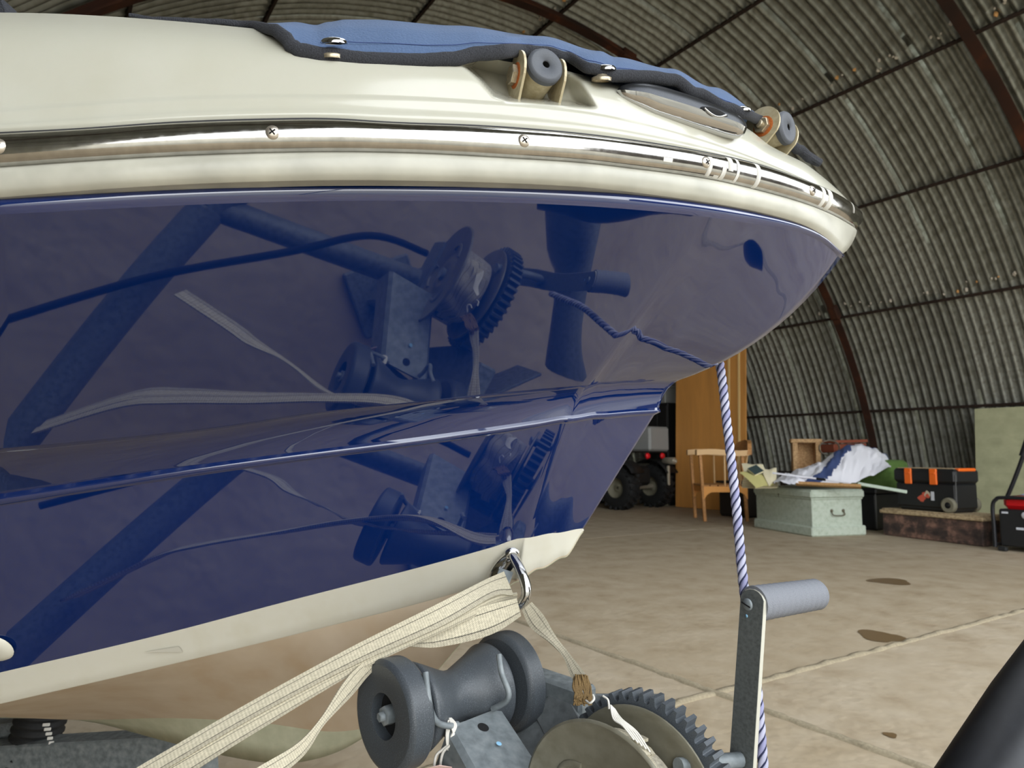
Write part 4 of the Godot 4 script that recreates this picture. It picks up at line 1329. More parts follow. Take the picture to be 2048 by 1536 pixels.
	var gx = frame(a0 + fc * 0.004, UP, g_)
	var prof = []
	for k in 45:
		var t = k / 44.0
		prof.append([lerp(0.0192, 0.0176, t) + 0.0003 * sin(t * 70.0), t * 0.104])
	prof.append([0.0165, 0.107]); prof.append([0.012, 0.1095]); prof.append([0.0001, 0.110])
	prof.push_front([0.004, 0.0])
	lathe(s8, prof, gx, 40, [1, 45])
	part("crank_grip", s8, M.grip_grey, w, "dusty grey-blue crank grip")
	var sc = at(1497, 1209, 0.8)
	var sx = frame(sc - fc * 0.001, UP, -fc)
	var s9 = start()
	lathe(s9, [[0.0066, 0.0], [0.0066, 0.0014], [0.0055, 0.0026], [0.0001, 0.0034]], sx, 24)
	part("screw", s9, M.galvanised, w)
	var s10 = start()
	box(s10, sx * Transform3D(Basis(UP, 1.25), Vector3(0, 0.0033, 0)), Vector3(0.0125, 0.001, 0.0014), 0.0001)
	part("screw_slot", s10, M.hole_black, w)
	for q in [[1513, 1278, 0.0035], [1508, 1420, 0.004], [1494, 1232, 0.002]]:
		var s11 = start()
		lathe(s11, [[0.0001, 0.0005], [q[2], 0.0003], [q[2] * 0.8, 0.0]], frame(at(q[0], q[1], 0.7975) - fc * 0.0006, UP, -fc), 9)
		part("paint_fleck", s11, M.paint_blue_pale, w)
	# winch body under the drum
	var s12 = start()
	box(s12, Transform3D(Basis(TB, UP, TB.cross(UP)), WL + ax * 0.045 - UP * 0.10), Vector3(0.13, 0.07, 0.10), 0.004)
	bar(s12, WL + ax * 0.108 - UP * 0.12, WL + ax * 0.108 + UP * 0.035, 0.05, 0.004, TB, 0.001)
	part("winch_frame", s12, M.galvanised_dark, w)
	var s13 = start()
	tube(s13, PackedVector3Array([a1 + up_ * 0.06 - fc * 0.002, a1 + up_ * 0.06 - fc * 0.09]), 0.008, 12)
	part("pinion_shaft", s13, M.galvanised, w)

# ---------------------------------------------------------------- straps, rope and tag
func ribbon_px(pts: Array, thick: float, steps = 10):   # [x of one edge, y, x of the other edge, y, depth, depth]
	var a = PackedVector3Array(); var b = PackedVector3Array()
	for q in pts:
		a.append(at(q[0], q[1], q[4])); b.append(at(q[2], q[3], q[5]))
	a = smooth_path(a, steps); b = smooth_path(b, steps)
	var mid = PackedVector3Array(); var wide = PackedVector3Array(); var hf = PackedFloat32Array(); var ln = 0.0
	for i in a.size():
		mid.append((a[i] + b[i]) * 0.5); wide.append(b[i] - a[i]); hf.append(max(0.0008, a[i].distance_to(b[i]) * 0.5))
		if i: ln += mid[i].distance_to(mid[i - 1])
	var st = start()
	ribbon(st, mid, wide, hf, thick, ln / 0.05)
	return st

func ropes():
	var o = rooted("tie_down_strap", "doubled cream webbing strap running from the bow eye down past the roller", "strap", at(620, 1380, 0.82))
	part("webbing", ribbon_px([[998, 1148, 1036, 1186, 0.950, 0.938], [960, 1166, 990, 1192, 0.935, 0.925], [860, 1216, 884, 1252, 0.875, 0.87], [700, 1296, 718, 1326, 0.84, 0.835], [500, 1405, 514, 1432, 0.812, 0.806], [280, 1533, 296, 1560, 0.782, 0.775], [120, 1626, 136, 1650, 0.768, 0.762], [-149, 1757, -135, 1784, 0.772, 0.768]], 0.003), M.webbing, o, "upper layer of cream webbing with dark stitching")
	part("webbing", ribbon_px([[1037, 1186, 1030, 1206, 0.936, 0.944], [985, 1196, 990, 1216, 0.926, 0.932], [880, 1250, 880, 1264, 0.872, 0.874], [715, 1328, 716, 1342, 0.837, 0.837], [512, 1432, 526, 1456, 0.808, 0.806], [292, 1560, 330, 1575, 0.777, 0.775], [130, 1650, 170, 1672, 0.762, 0.758], [-140, 1785, -110, 1806, 0.768, 0.764]], 0.003), M.webbing, o, "folded lower layer")
	part("twisted_tail", ribbon_px([[1044, 1196, 1030, 1232, 0.935, 0.93], [980, 1214, 962, 1270, 0.917, 0.905], [880, 1248, 868, 1294, 0.89, 0.882], [800, 1282, 792, 1296, 0.868, 0.862], [730, 1322, 736, 1350, 0.84, 0.842], [690, 1362, 702, 1392, 0.822, 0.824], [640, 1438, 648, 1450, 0.79, 0.79], [590, 1490, 606, 1512, 0.765, 0.768], [510, 1540, 540, 1566, 0.735, 0.735], [430, 1590, 470, 1620, 0.70, 0.70], [240, 1830, 285, 1860, 0.635, 0.635]], 0.0022), M.webbing, o, "loose twisted tail of the webbing")
	var sh = start()
	bar(sh, at(1013, 1140, 0.955), at(1003, 1168, 0.948), 0.020, 0.003, Vector3(1, 0, 0.2), 0.001)
	part("steel_clip", sh, M.galvanised, o)
	var w = rooted("winch_strap", "cream strap twisting from the bow eye to the winch drum with a frayed end", "strap", at(1110, 1290, 0.87))
	part("webbing", ribbon_px([[1063, 1203, 1046, 1222, 0.938, 0.936], [1084, 1228, 1064, 1258, 0.92, 0.915], [1112, 1274, 1100, 1286, 0.89, 0.885], [1136, 1304, 1128, 1316, 0.865, 0.862], [1160, 1334, 1142, 1352, 0.84, 0.838], [1174, 1352, 1148, 1366, 0.825, 0.825]], 0.0022), M.webbing, w)
	var fr = start(); rng.seed = 21
	for k in 44:
		var x0 = rng.randf_range(1149, 1174); var x1 = lerp(1149.0, 1182.0, (x0 - 1149) / 25.0) + rng.randf_range(-4, 4)
		tube(fr, smooth_path(PackedVector3Array([at(x0, 1352 + rng.randf_range(-4, 6), 0.825 + rng.randf_range(-0.004, 0.004)), at(lerp(x0, x1, 0.4) + rng.randf_range(-6, 6), 1375, 0.815), at(lerp(x0, x1, 0.8) + rng.randf_range(-6, 6), 1392, 0.805), at(x1, 1402 + rng.randf_range(-6, 10), 0.80)]), 3), 0.0012, 5)
	var f = part("frayed_end", fr, M.frayed, w, "frayed brown end of the strap"); f.set_meta("kind", "stuff")
	var lp = start()
	tube(lp, smooth_path(PackedVector3Array([at(1172, 1401, 0.795), at(1180, 1406, 0.785), at(1188, 1398, 0.785), at(1186, 1390, 0.79)]), 6), 0.0012, 6)
	tube(lp, smooth_path(PackedVector3Array([at(1206, 1392, 0.79), at(1216, 1400, 0.785), at(1218, 1418, 0.782)]), 6), 0.0012, 6)
	part("loose_thread", lp, M.string_white, w)
	var sp = start()
	for k in 5:
		tube(sp, smooth_path(PackedVector3Array([at(1221 + k * 2, 1410 + k * 2, 0.775), at(1227 + k * 4, 1438, 0.762), at(1246 + k * 7, 1452 + k * 3, 0.752), at(1268 + k * 8, 1480 + k * 6, 0.745)]), 6), 0.0009, 6)
	part("loose_threads", sp, M.string_white, w).set_meta("kind", "stuff")
	# three-strand rope hanging behind the crank
	var r = rooted("mooring_rope", "twisted lilac and navy rope hanging behind the winch crank", "rope", at(1480, 1150, 0.96))
	var line = smooth_path(PackedVector3Array([at(1405, 600, 1.08), at(1437, 715, 0.985), at(1454, 850, 0.95), at(1471, 1000, 0.92), at(1487, 1170, 0.89), at(1509, 1330, 0.865), at(1522, 1480, 0.85), at(1534, 1640, 0.835)]), 90)
	for s in 6:
		var pts = PackedVector3Array(); var ln = 0.0
		for i in line.size():
			if i: ln += line[i].distance_to(line[i - 1])
			var t = (line[min(i + 1, line.size() - 1)] - line[max(i - 1, 0)]).normalized()
			var e1 = t.cross(Vector3.BACK).normalized(); var e2 = t.cross(e1)
			var a = TAU * (ln / 0.036 + (s % 3) / 3.0 + (0.1667 if s > 2 else 0.0))
			pts.append(line[i] + (e1 * cos(a) + e2 * sin(a)) * (0.0030 if s < 3 else 0.0046))
		var st = start(); tube(st, pts, 0.0033 if s < 3 else 0.0011, 8)
		part("strand" if s < 3 else "dark_yarn", st, (M.rope_light if s != 1 else M.rope_mid) if s < 3 else M.rope_dark, r)
	# string and paper tag
	var tg = rooted("paper_tag", "paper tag hanging on a knotted white string from the winch post", "tag", at(905, 1480, 0.83))
	var ts = start()
	for k in 4:
		tube(ts, smooth_path(PackedVector3Array([at(899 + k, 1437, 0.835), at(903 + 3 * k, 1452, 0.826), at(908 - 2 * k, 1476, 0.824), at(897 + k * 2, 1500, 0.824), at(893 + k, 1470, 0.826), at(897 + k * 3, 1440 + k, 0.832)]), 6), 0.0013, 6)
	tube(ts, smooth_path(PackedVector3Array([at(900, 1488, 0.824), at(884, 1500, 0.826), at(872, 1512, 0.828), at(868, 1536, 0.828)]), 6), 0.0016, 6)
	tube(ts, smooth_path(PackedVector3Array([at(902, 1490, 0.822), at(888, 1502, 0.824), at(882, 1520, 0.826), at(880, 1545, 0.828)]), 6), 0.0016, 6)
	part("string", ts, M.string_white, tg)
	var tc = start()
	var txf = frame(at(884, 1560, 0.828), Vector3(0.93, 0.25, 0.2), Vector3(0.05, 0.8, 0.6))
	prism(tc, PackedVector2Array([Vector2(-0.028, -0.036), Vector2(0.024, -0.036), Vector2(0.024, 0.018), Vector2(0.008, 0.028), Vector2(-0.012, 0.026), Vector2(-0.028, 0.012)]), 0.0008, txf, 0.0)
	part("label", tc, M.label_pink, tg)
	var ti = start(); rng.seed = 4
	for row in 4:
		var x = -0.022
		while x < 0.018:
			var l = rng.randf_range(0.002, 0.006)
			bar(ti, txf * Vector3(x, 0.008 - row * 0.011, 0.0011), txf * Vector3(x + l, 0.008 - row * 0.011 + rng.randf_range(-0.002, 0.002), 0.0011), 0.0007, 0.0002, UP, 0.0)
			x += l + 0.002
	part("handwriting", ti, M.ink, tg).set_meta("kind", "stuff")
	# cable under the draw frame, seen mirrored in the hull
	var cb = rooted("trailer_cable", "dark cable draped along the trailer's draw frame", "cable", Vector3(-0.2, 0.5, -0.6))
	var cs = start()
	tube(cs, smooth_path(PackedVector3Array([Vector3(-0.62, 0.40, -0.60), Vector3(-0.36, 0.42, -0.60), Vector3(-0.14, 0.45, -0.625), Vector3(0.0, 0.44, -0.64), Vector3(0.09, 0.42, -0.70)]), 8), 0.0065, 8)
	part("sheath", cs, M.hole_black, cb)

# ---------------------------------------------------------------- things stored along the wall
func bx(st, c: Vector3, size: Vector3, b: Basis, ch = 0.006):
	box(st, Transform3D(b, c), size, ch)

func turned(e1: Vector3) -> Basis:      # x along e1, y up
	e1.y = 0; e1 = e1.normalized()
	return Basis(e1, UP, e1.cross(UP))

func stores():
	var D1 = (D * 0.953 + V * 0.303).normalized()       # the row of boxes stands slightly askew to the wall
	chest(uv(4.46, 6.50), D1)
	black_box()
	green_case()
	cloth_heap()
	oddments()
	trough_and_toolbox()
	generator()
	wall_boards()
	captains_chair()
	quad_bike()

func chest(corner: Vector3, e1: Vector3):
	var e2 = (V * 0.953 - D * 0.303).normalized()
	var b = turned(e1)
	var L = 1.0; var W = 0.66
	var c = corner + e1 * (L / 2) + e2 * (W / 2)
	var o = rooted("wooden_chest", "large pale green wooden chest with a moulded plinth and lid", "chest", c)
	var st = start(); bx(st, c + UP * 0.21, Vector3(L - 0.05, 0.36, W - 0.05), b, 0.006); part("body", st, M.chest_green, o)
	var s2 = start()
	bx(s2, c + UP * 0.05, Vector3(L, 0.10, W), b, 0.012)
	part("plinth", s2, M.chest_green, o)
	var s3 = start()
	bx(s3, c + UP * 0.423, Vector3(L - 0.005, 0.072, W - 0.005), b, 0.012); bx(s3, c + UP * 0.378, Vector3(L - 0.03, 0.02, W - 0.03), b, 0.006)
	bx(s3, c + UP * 0.464, Vector3(L - 0.03, 0.012, W - 0.03), b, 0.004)
	var lid = part("lid", s3, M.chest_green, o)
	# keyhole plate and end handle
	var kc = corner + e1 * 0.52 + UP * 0.40
	var s4 = start(); lathe(s4, [[0.0001, 0.006], [0.008, 0.005], [0.010, 0.0]], frame(kc + b.z * (-1.0 if b.z.dot(e2) > 0 else 1.0) * 0.004, UP, -e2), 14)
	bar(s4, kc - e2 * 0.004, kc - UP * 0.03 - e2 * 0.004, 0.006, 0.004, e1, 0.001)
	part("keyhole", s4, M.chest_wear, lid)
	var hc = corner + e2 * 0.33 + UP * 0.235 - e1 * (-0.02)
	var s5 = start()
	tube(s5, smooth_path(PackedVector3Array([hc - e2 * 0.07 + UP * 0.02, hc - e2 * 0.07 - UP * 0.02 - e1 * 0.02, hc - UP * 0.028 - e1 * 0.026, hc + e2 * 0.07 - UP * 0.02 - e1 * 0.02, hc + e2 * 0.07 + UP * 0.02]), 6), 0.006, 8)
	for s in [-1.0, 1.0]:
		lathe(s5, [[0.0001, 0.008], [0.014, 0.006], [0.018, 0.0]], frame(hc + e2 * 0.07 * s + UP * 0.02, UP, -e1), 12)
	part("drop_handle", s5, M.chest_wear, o, "dark drop handle on the chest's end")

func black_box():
	var corner = uv(4.42, 7.60); var e1 = D; var e2 = V; var b = turned(D)
	var c = corner + e1 * 0.31 + e2 * 0.27
	var o = rooted("storage_box", "plain black plastic storage box between the green chest and the trough", "box", c)
	var st = start(); bx(st, c + UP * 0.20, Vector3(0.60, 0.40, 0.52), b, 0.02); part("body", st, M.box_black, o)
	var s2 = start(); bx(s2, c + UP * 0.43, Vector3(0.64, 0.06, 0.56), b, 0.012); part("lid", s2, M.box_black, o)
	var s3 = start(); bar(s3, corner + e1 * 0.012 + e2 * 0.012 + UP * 0.02, corner + e1 * 0.012 + e2 * 0.012 + UP * 0.40, 0.014, 0.014, e1, 0.003); part("scuffed_edge", s3, M.box_black_edge, o)

func green_case():
	var b = turned(D); var c = uv(4.62, 7.86, 0.463)
	var o = rooted("green_case", "mossy green canvas-covered case standing on the black storage box", "case", c)
	var st = start()
	var n = 14; var G = []
	for i in 7:
		var t = i / 6.0; var ring = PackedVector3Array()
		for k in 28:
			var a = TAU * k / 28.0
			var sx = pow(abs(cos(a)), 0.32) * sign(cos(a)) * 0.36; var sz = pow(abs(sin(a)), 0.32) * sign(sin(a)) * 0.22
			var sc = [1.0, 1.01, 1.0, 0.98, 0.95, 0.86, 0.6][i]
			var y = [0.0, 0.02, 0.12, 0.22, 0.275, 0.30, 0.305][i]
			ring.append(c + b * Vector3(sx * sc, y + 0.004 * sin(k * 2.0 + i), sz * sc))
		G.append(ring)
	loft(st, G, 0, false, true); fan(st, G[6], false)
	part("canvas_body", st, M.cloth_green, o)
	var s2 = start(); bar(s2, c + b * Vector3(-0.05, 0.0, 0.224), c + b * Vector3(-0.05, 0.27, 0.218), 0.02, 0.004, b.x, 0.001)
	part("strap", s2, M.cloth_green, o)

func cloth_heap():
	var o = rooted("sail_cloth", "crumpled white and navy sail cloth heaped on the chest and the green case", "cloth", at(1680, 940, 7.75))
	var cols = 90; var rows = 26
	var P = []
	var nz = FastNoiseLite.new(); nz.seed = 3; nz.frequency = 0.06; nz.fractal_octaves = 3
	for j in rows + 1:
		var r = PackedVector3Array(); var t = j / float(rows)      # 0 front, 1 back
		for i in cols + 1:
			var x = lerp(1548.0, 1782.0, i / float(cols))
			var crest = curve([1548, 962, 1575, 948, 1600, 939, 1640, 925, 1675, 902, 1700, 890, 1722, 888, 1748, 896, 1765, 905, 1782, 926], x)
			var base = curve([1548, 966, 1600, 967, 1650, 968, 1700, 967, 1740, 955, 1782, 936], x)
			var d = 7.42 + 0.75 * t + curve([1548, -0.12, 1640, 0.0, 1782, 0.18], x)
			var f = sin(PI * clamp(t * 1.25, 0.0, 1.0) * 0.5) if t < 0.8 else 1.0 - pow((t - 0.8) / 0.2, 2.0) * 0.5
			var y = lerp(base, crest, f)
			var p = at(x, y, d)
			var w = nz.get_noise_2d(i * 1.6 + j * 0.8, j * 1.1 - i * 0.5)
			var w2 = nz.get_noise_2d(i * 0.7 + 300, j * 2.2)
			p += UP * (0.030 * w + 0.02 * abs(w2)) + Vector3(0.2, 0, 1) * 0.045 * (abs(w) - 0.2)
			r.append(p)
		P.append(r)
	var sts = [start(), start(), start()]
	for s in sts: s.set_smooth_group(0)
	for j in rows:
		for i in cols:
			var s = lerp(1548.0, 1782.0, i / float(cols)) - 66.0 * sin(PI * clamp(j / float(rows) * 1.25, 0.0, 1.0) * 0.5) + 3.0 * sin(j * 0.8)
			var k = 0 if s < 1606 else (1 if s < 1640 else 2)
			if j > rows * 0.72 and s > 1660: k = 1
			quad(sts[k], P[j][i], P[j + 1][i], P[j + 1][i + 1], P[j][i + 1])
	part("white_panel", sts[0], M.cloth_white, o); part("navy_panel", sts[1], M.cloth_navy, o); part("white_panel", sts[2], M.cloth_white, o)

func oddments():
	# papers and a book on the end of the chest
	var sheets = [["paper_yellow", "curled yellowish card sheet hanging towards the chest's front below the dark green book", [1479, 945, 7.75], [1518, 940, 7.85], [1548, 970, 7.55], [1512, 974, 7.5]], ["paper_cream", "cream card sheet lying behind the dark green book", [1483, 927, 8.0], [1526, 929, 8.0], [1534, 946, 7.85], [1488, 944, 7.8]], ["paper_cream", "flat cream card sheet between the dark green book and the sail cloth", [1522, 940, 7.8], [1553, 936, 7.9], [1553, 957, 7.7], [1538, 972, 7.5]]]
	for q in sheets:
		var st = start(); var top = []; var low = []
		var c = []
		for k in 4: c.append(at(q[k + 2][0], q[k + 2][1], q[k + 2][2]))
		for i in 9:
			var r = PackedVector3Array()
			for k in 9:
				var x = i / 8.0; var z = k / 8.0
				var p = c[0].lerp(c[1], x).lerp(c[3].lerp(c[2], x), z)
				r.append(p + UP * (0.03 * sin(PI * x) * sin(PI * z) + 0.006 * sin(x * 9.0 + z * 4.0)))
			top.append(r); low.append(shift_row(r, UP * -0.004))
		loft(st, top, 0); loft(st, low, 1)
		var o = part(numbered("card_sheet"), st, M[q[0]], self)
		tag(o, q[1], "card")
	var pl = rooted("card_stack", "stack of cream card under the loose sheets on the chest's far end", "card", at(1520, 962, 7.85))
	var spl = start()
	for k in 6: box(spl, Transform3D(Basis(UP, 0.3 + 0.12 * k), at(1520, 974 - 4.5 * k, 7.9)), Vector3(0.30, 0.022, 0.24), 0.003)
	part("cards", spl, M.paper_cream, pl)
	var bkp = at(1511, 941, 7.72)
	var bo = rooted("book", "dark green book lying on the card sheets", "book", bkp)
	var bf = frame(bkp, Vector3(0.85, 0.32, -0.25), Vector3(-0.25, 0.62, 0.6))
	var sb = start(); box(sb, bf * Transform3D(Basis(), Vector3(0, 0.012, 0)), Vector3(0.12, 0.004, 0.12), 0.001); box(sb, bf * Transform3D(Basis(), Vector3(0, -0.012, 0)), Vector3(0.12, 0.004, 0.12), 0.001); part("cover", sb, M.book_green, bo)
	var sb2 = start(); box(sb2, bf, Vector3(0.114, 0.020, 0.116), 0.001); part("pages", sb2, M.paper_cream, bo)
	# pole with a dark band, raw plank and pale slat lying across the boxes
	var pa = at(1545, 946, 7.60); var pb = at(1700, 966, 7.18)
	var po = rooted("banded_pole", "thin white pole with a black band lying over the chest", "pole", pa)
	var s1 = start(); tube(s1, PackedVector3Array([pa, pb]), 0.010, 10); part("shaft", s1, M.cloth_white, po)
	var s2 = start(); tube(s2, PackedVector3Array([pa.lerp(pb, 0.58), pa.lerp(pb, 0.70)]), 0.013, 10); part("band", s2, M.hole_black, po)
	var qa = at(1592, 967, 7.42); var qb = at(1722, 973, 7.15)
	var s3 = start(); bar(s3, qa, qb, 0.07, 0.03, Vector3(0, 0.3, 1), 0.004)
	tag(part("plank", s3, M.plank_raw, self), "short raw wooden plank on the chest lid under the banded pole", "plank")
	var s4 = start(); bar(s4, at(1716, 967, 7.28), at(1814, 984, 7.02), 0.03, 0.03, UP, 0.004)
	tag(part("slat", s4, M.slat_green, self), "pale green slat sticking out before the green case", "slat")
	# dark trestle behind the chest, carrying a small open crate and a red-brown board
	var tc = at(1640, 960, 8.62); tc.y = 0.33
	var b = turned(D1_()); var tr = rooted("dark_bench", "low dark bench in the gloom behind the green chest", "bench", Vector3(tc.x, 0, tc.z))
	var s5 = start(); bx(s5, Vector3(tc.x, 0.60, tc.z), Vector3(0.9, 0.05, 0.34), b, 0.006); part("top", s5, M.junk_dark, tr)
	for s in [-0.4, 0.4]:
		var s6 = start(); bx(s6, Vector3(tc.x, 0.2875, tc.z) + b.x * s, Vector3(0.06, 0.575, 0.30), b, 0.006); part("leg", s6, M.junk_dark, tr)
	var cb = at(1611, 900, 8.42); cb.y = 0.625
	var cr = rooted("wooden_crate", "small open crate of pale rough boards standing on end behind the chest", "crate", cb)
	var rb = Basis(Vector3(0.96, 0, 0.28), UP, Vector3(-0.28, 0, 0.96))
	var hh = 0.34
	for q in [["side_board", Vector3(-0.125, hh / 2, 0), Vector3(0.055, hh, 0.24)], ["side_board", Vector3(0.125, hh / 2, 0), Vector3(0.055, hh, 0.24)], ["end_board", Vector3(0, hh + 0.02, 0), Vector3(0.34, 0.045, 0.25)], ["back_board", Vector3(0, hh / 2, -0.10), Vector3(0.20, hh, 0.02)], ["end_board", Vector3(0, 0.018, 0), Vector3(0.20, 0.036, 0.24)]]:
		var s7 = start(); bx(s7, cb + rb * q[1], q[2], rb, 0.006); part(q[0], s7, M.crate_wood, cr)
	var rp = at(1684, 884, 8.72)
	var s8 = start(); bar(s8, at(1652, 884, 8.55), at(1717, 882, 8.7), 0.035, 0.30, UP, 0.006)
	bar(s8, at(1652, 897, 8.58), at(1717, 895, 8.73), 0.10, 0.26, UP, 0.006)
	tag(part("red_case", s8, M.plank_red, self), "red-brown flat case behind the crumpled sail cloth", "case")
	var s9 = start(); var rg = PackedVector3Array(); var wc = at(1658, 896, 8.25)
	for k in 49:
		var a = TAU * k / 24.0
		rg.append(wc + Vector3(cos(a) * 0.115, sin(a) * 0.085 + 0.004 * (k / 24), 0.02 * sin(a) + 0.012 * (k / 24)))
	tube(s9, rg, 0.006, 7)
	tag(part("wire_coil", s9, M.wire, self), "loose coil of wire beside the small wooden crate", "wire")
	# dim clutter between the chair and the chest
	var jd = rooted("dark_bin", "dark bin in the shadow between chair and green chest", "bin", fl(1497, 1040))
	var s10 = start(); bx(s10, fl(1494, 1034) + UP * 0.22 + D * 0.1, Vector3(0.5, 0.44, 0.3), turned(D), 0.03); part("body", s10, M.junk_dark, jd)
	var s11 = start(); bx(s11, fl(1494, 1034) + UP * 0.455 + D * 0.1, Vector3(0.54, 0.03, 0.34), turned(D), 0.01); part("lid", s11, M.junk_dark, jd)

func D1_(): return (D * 0.7 + V * -0.714).normalized()

func trough_and_toolbox():
	var e1 = (D * 0.985 + V * 0.17).normalized(); var e2 = Vector3(-e1.z, 0, e1.x); var b = turned(e1)
	if e2.dot(V) < 0: e2 = -e2
	var corner = uv(3.14, 7.09); var L = 1.08; var W = 0.44
	var c = corner + e1 * (L / 2) + e2 * (W / 2)
	var o = rooted("stone_trough", "long low stained trough with flaking reddish sides under the toolbox", "trough", c)
	var st = start(); bx(st, c + UP * 0.12, Vector3(L - 0.04, 0.24, W - 0.04), b, 0.01); part("body", st, M.trough_side, o)
	var s2 = start(); bx(s2, c + UP * 0.245, Vector3(L, 0.035, W), b, 0.008); bx(s2, c + UP * 0.269, Vector3(L - 0.03, 0.014, W - 0.05), b, 0.004); part("rim", s2, M.trough_top, o)
	# toolbox on its lid
	var tb = uv(3.40, 7.19, 0.277)
	var tc = tb + e1 * 0.33 + e2 * 0.17
	var t = rooted("rolling_toolbox", "black rolling toolbox with two orange latches on the stained trough", "toolbox", tc)
	var s3 = start(); bx(s3, tc + UP * 0.155, Vector3(0.64, 0.25, 0.32), b, 0.02); bx(s3, tc + UP * 0.05, Vector3(0.60, 0.10, 0.29), b, 0.02); part("body", s3, M.toolbox_black, t)
	var s4 = start(); bx(s4, tc + UP * 0.345, Vector3(0.67, 0.14, 0.35), b, 0.025); var lid = part("lid", s4, M.toolbox_black, t)
	var s4b = start(); bx(s4b, tc + UP * 0.414, Vector3(0.60, 0.012, 0.29), b, 0.004); part("tray_lid", s4b, M.trough_top, lid)
	var f = tc - e2 * 0.168
	for s in [0.155, -0.115]:
		var s5 = start(); bx(s5, f + e1 * s + UP * 0.338 - e2 * 0.010, Vector3(0.076, 0.155, 0.022), b, 0.006); bx(s5, f + e1 * s + UP * 0.37 - e2 * 0.020, Vector3(0.050, 0.02, 0.012), b, 0.003)
		part("latch", s5, M.latch_orange, t, "orange latch")
	var s6 = start(); bx(s6, tc - e1 * 0.315 + UP * 0.408, Vector3(0.05, 0.03, 0.24), b, 0.006); part("latch", s6, M.latch_orange, t, "orange end grip")
	rng.seed = 31
	var s7 = start(); var s8 = start()
	for k in 9:
		var ring = PackedVector3Array(); var cc = f + e1 * rng.randf_range(-0.055, 0.06) + UP * rng.randf_range(0.10, 0.185) + e2 * (0.0065 - 0.0004 * k)
		for j in 9:
			var a = TAU * j / 9; var r = rng.randf_range(0.015, 0.03)
			ring.append(cc + e1 * cos(a) * r + UP * sin(a) * r * 0.9)
		fan(s7 if k % 3 else s8, ring)
	part("sticker", s7, M.sticker_red, t); part("sticker_print", s8, M.rag, t)
	var s9 = start(); bx(s9, f - e1 * 0.085 + UP * 0.15 + e2 * 0.006, Vector3(0.035, 0.085, 0.003), b, 0.001); part("sticker_edge", s9, M.sticker_white, t)
	for s in [-1.0, 1.0]:
		var wc = tc - e1 * 0.255 + UP * 0.072 + e2 * (s * 0.172)
		var s10 = start(); lathe(s10, [[0.030, -0.020], [0.060, -0.024], [0.072, -0.018], [0.073, 0.0], [0.072, 0.018], [0.060, 0.024], [0.030, 0.020]], frame(wc, UP, e2), 28, [1, 5]); var wh = part("wheel", s10, M.wheel_grey, t)
		var s11 = start(); lathe(s11, [[0.0001, -0.015], [0.012, -0.015], [0.014, -0.010], [0.048, -0.012], [0.052, -0.021]], frame(wc, UP, e2 * -s if s > 0 else e2), 20); part("hub", s11, M.toolbox_black, wh)
	var s12 = start(); bar(s12, tc - e1 * 0.318 - e2 * 0.16 + UP * 0.10, tc - e1 * 0.333 - e2 * 0.165 + UP * 0.36, 0.006, 0.006, e1, 0.001); part("corner_wear", s12, M.box_black_edge, t)

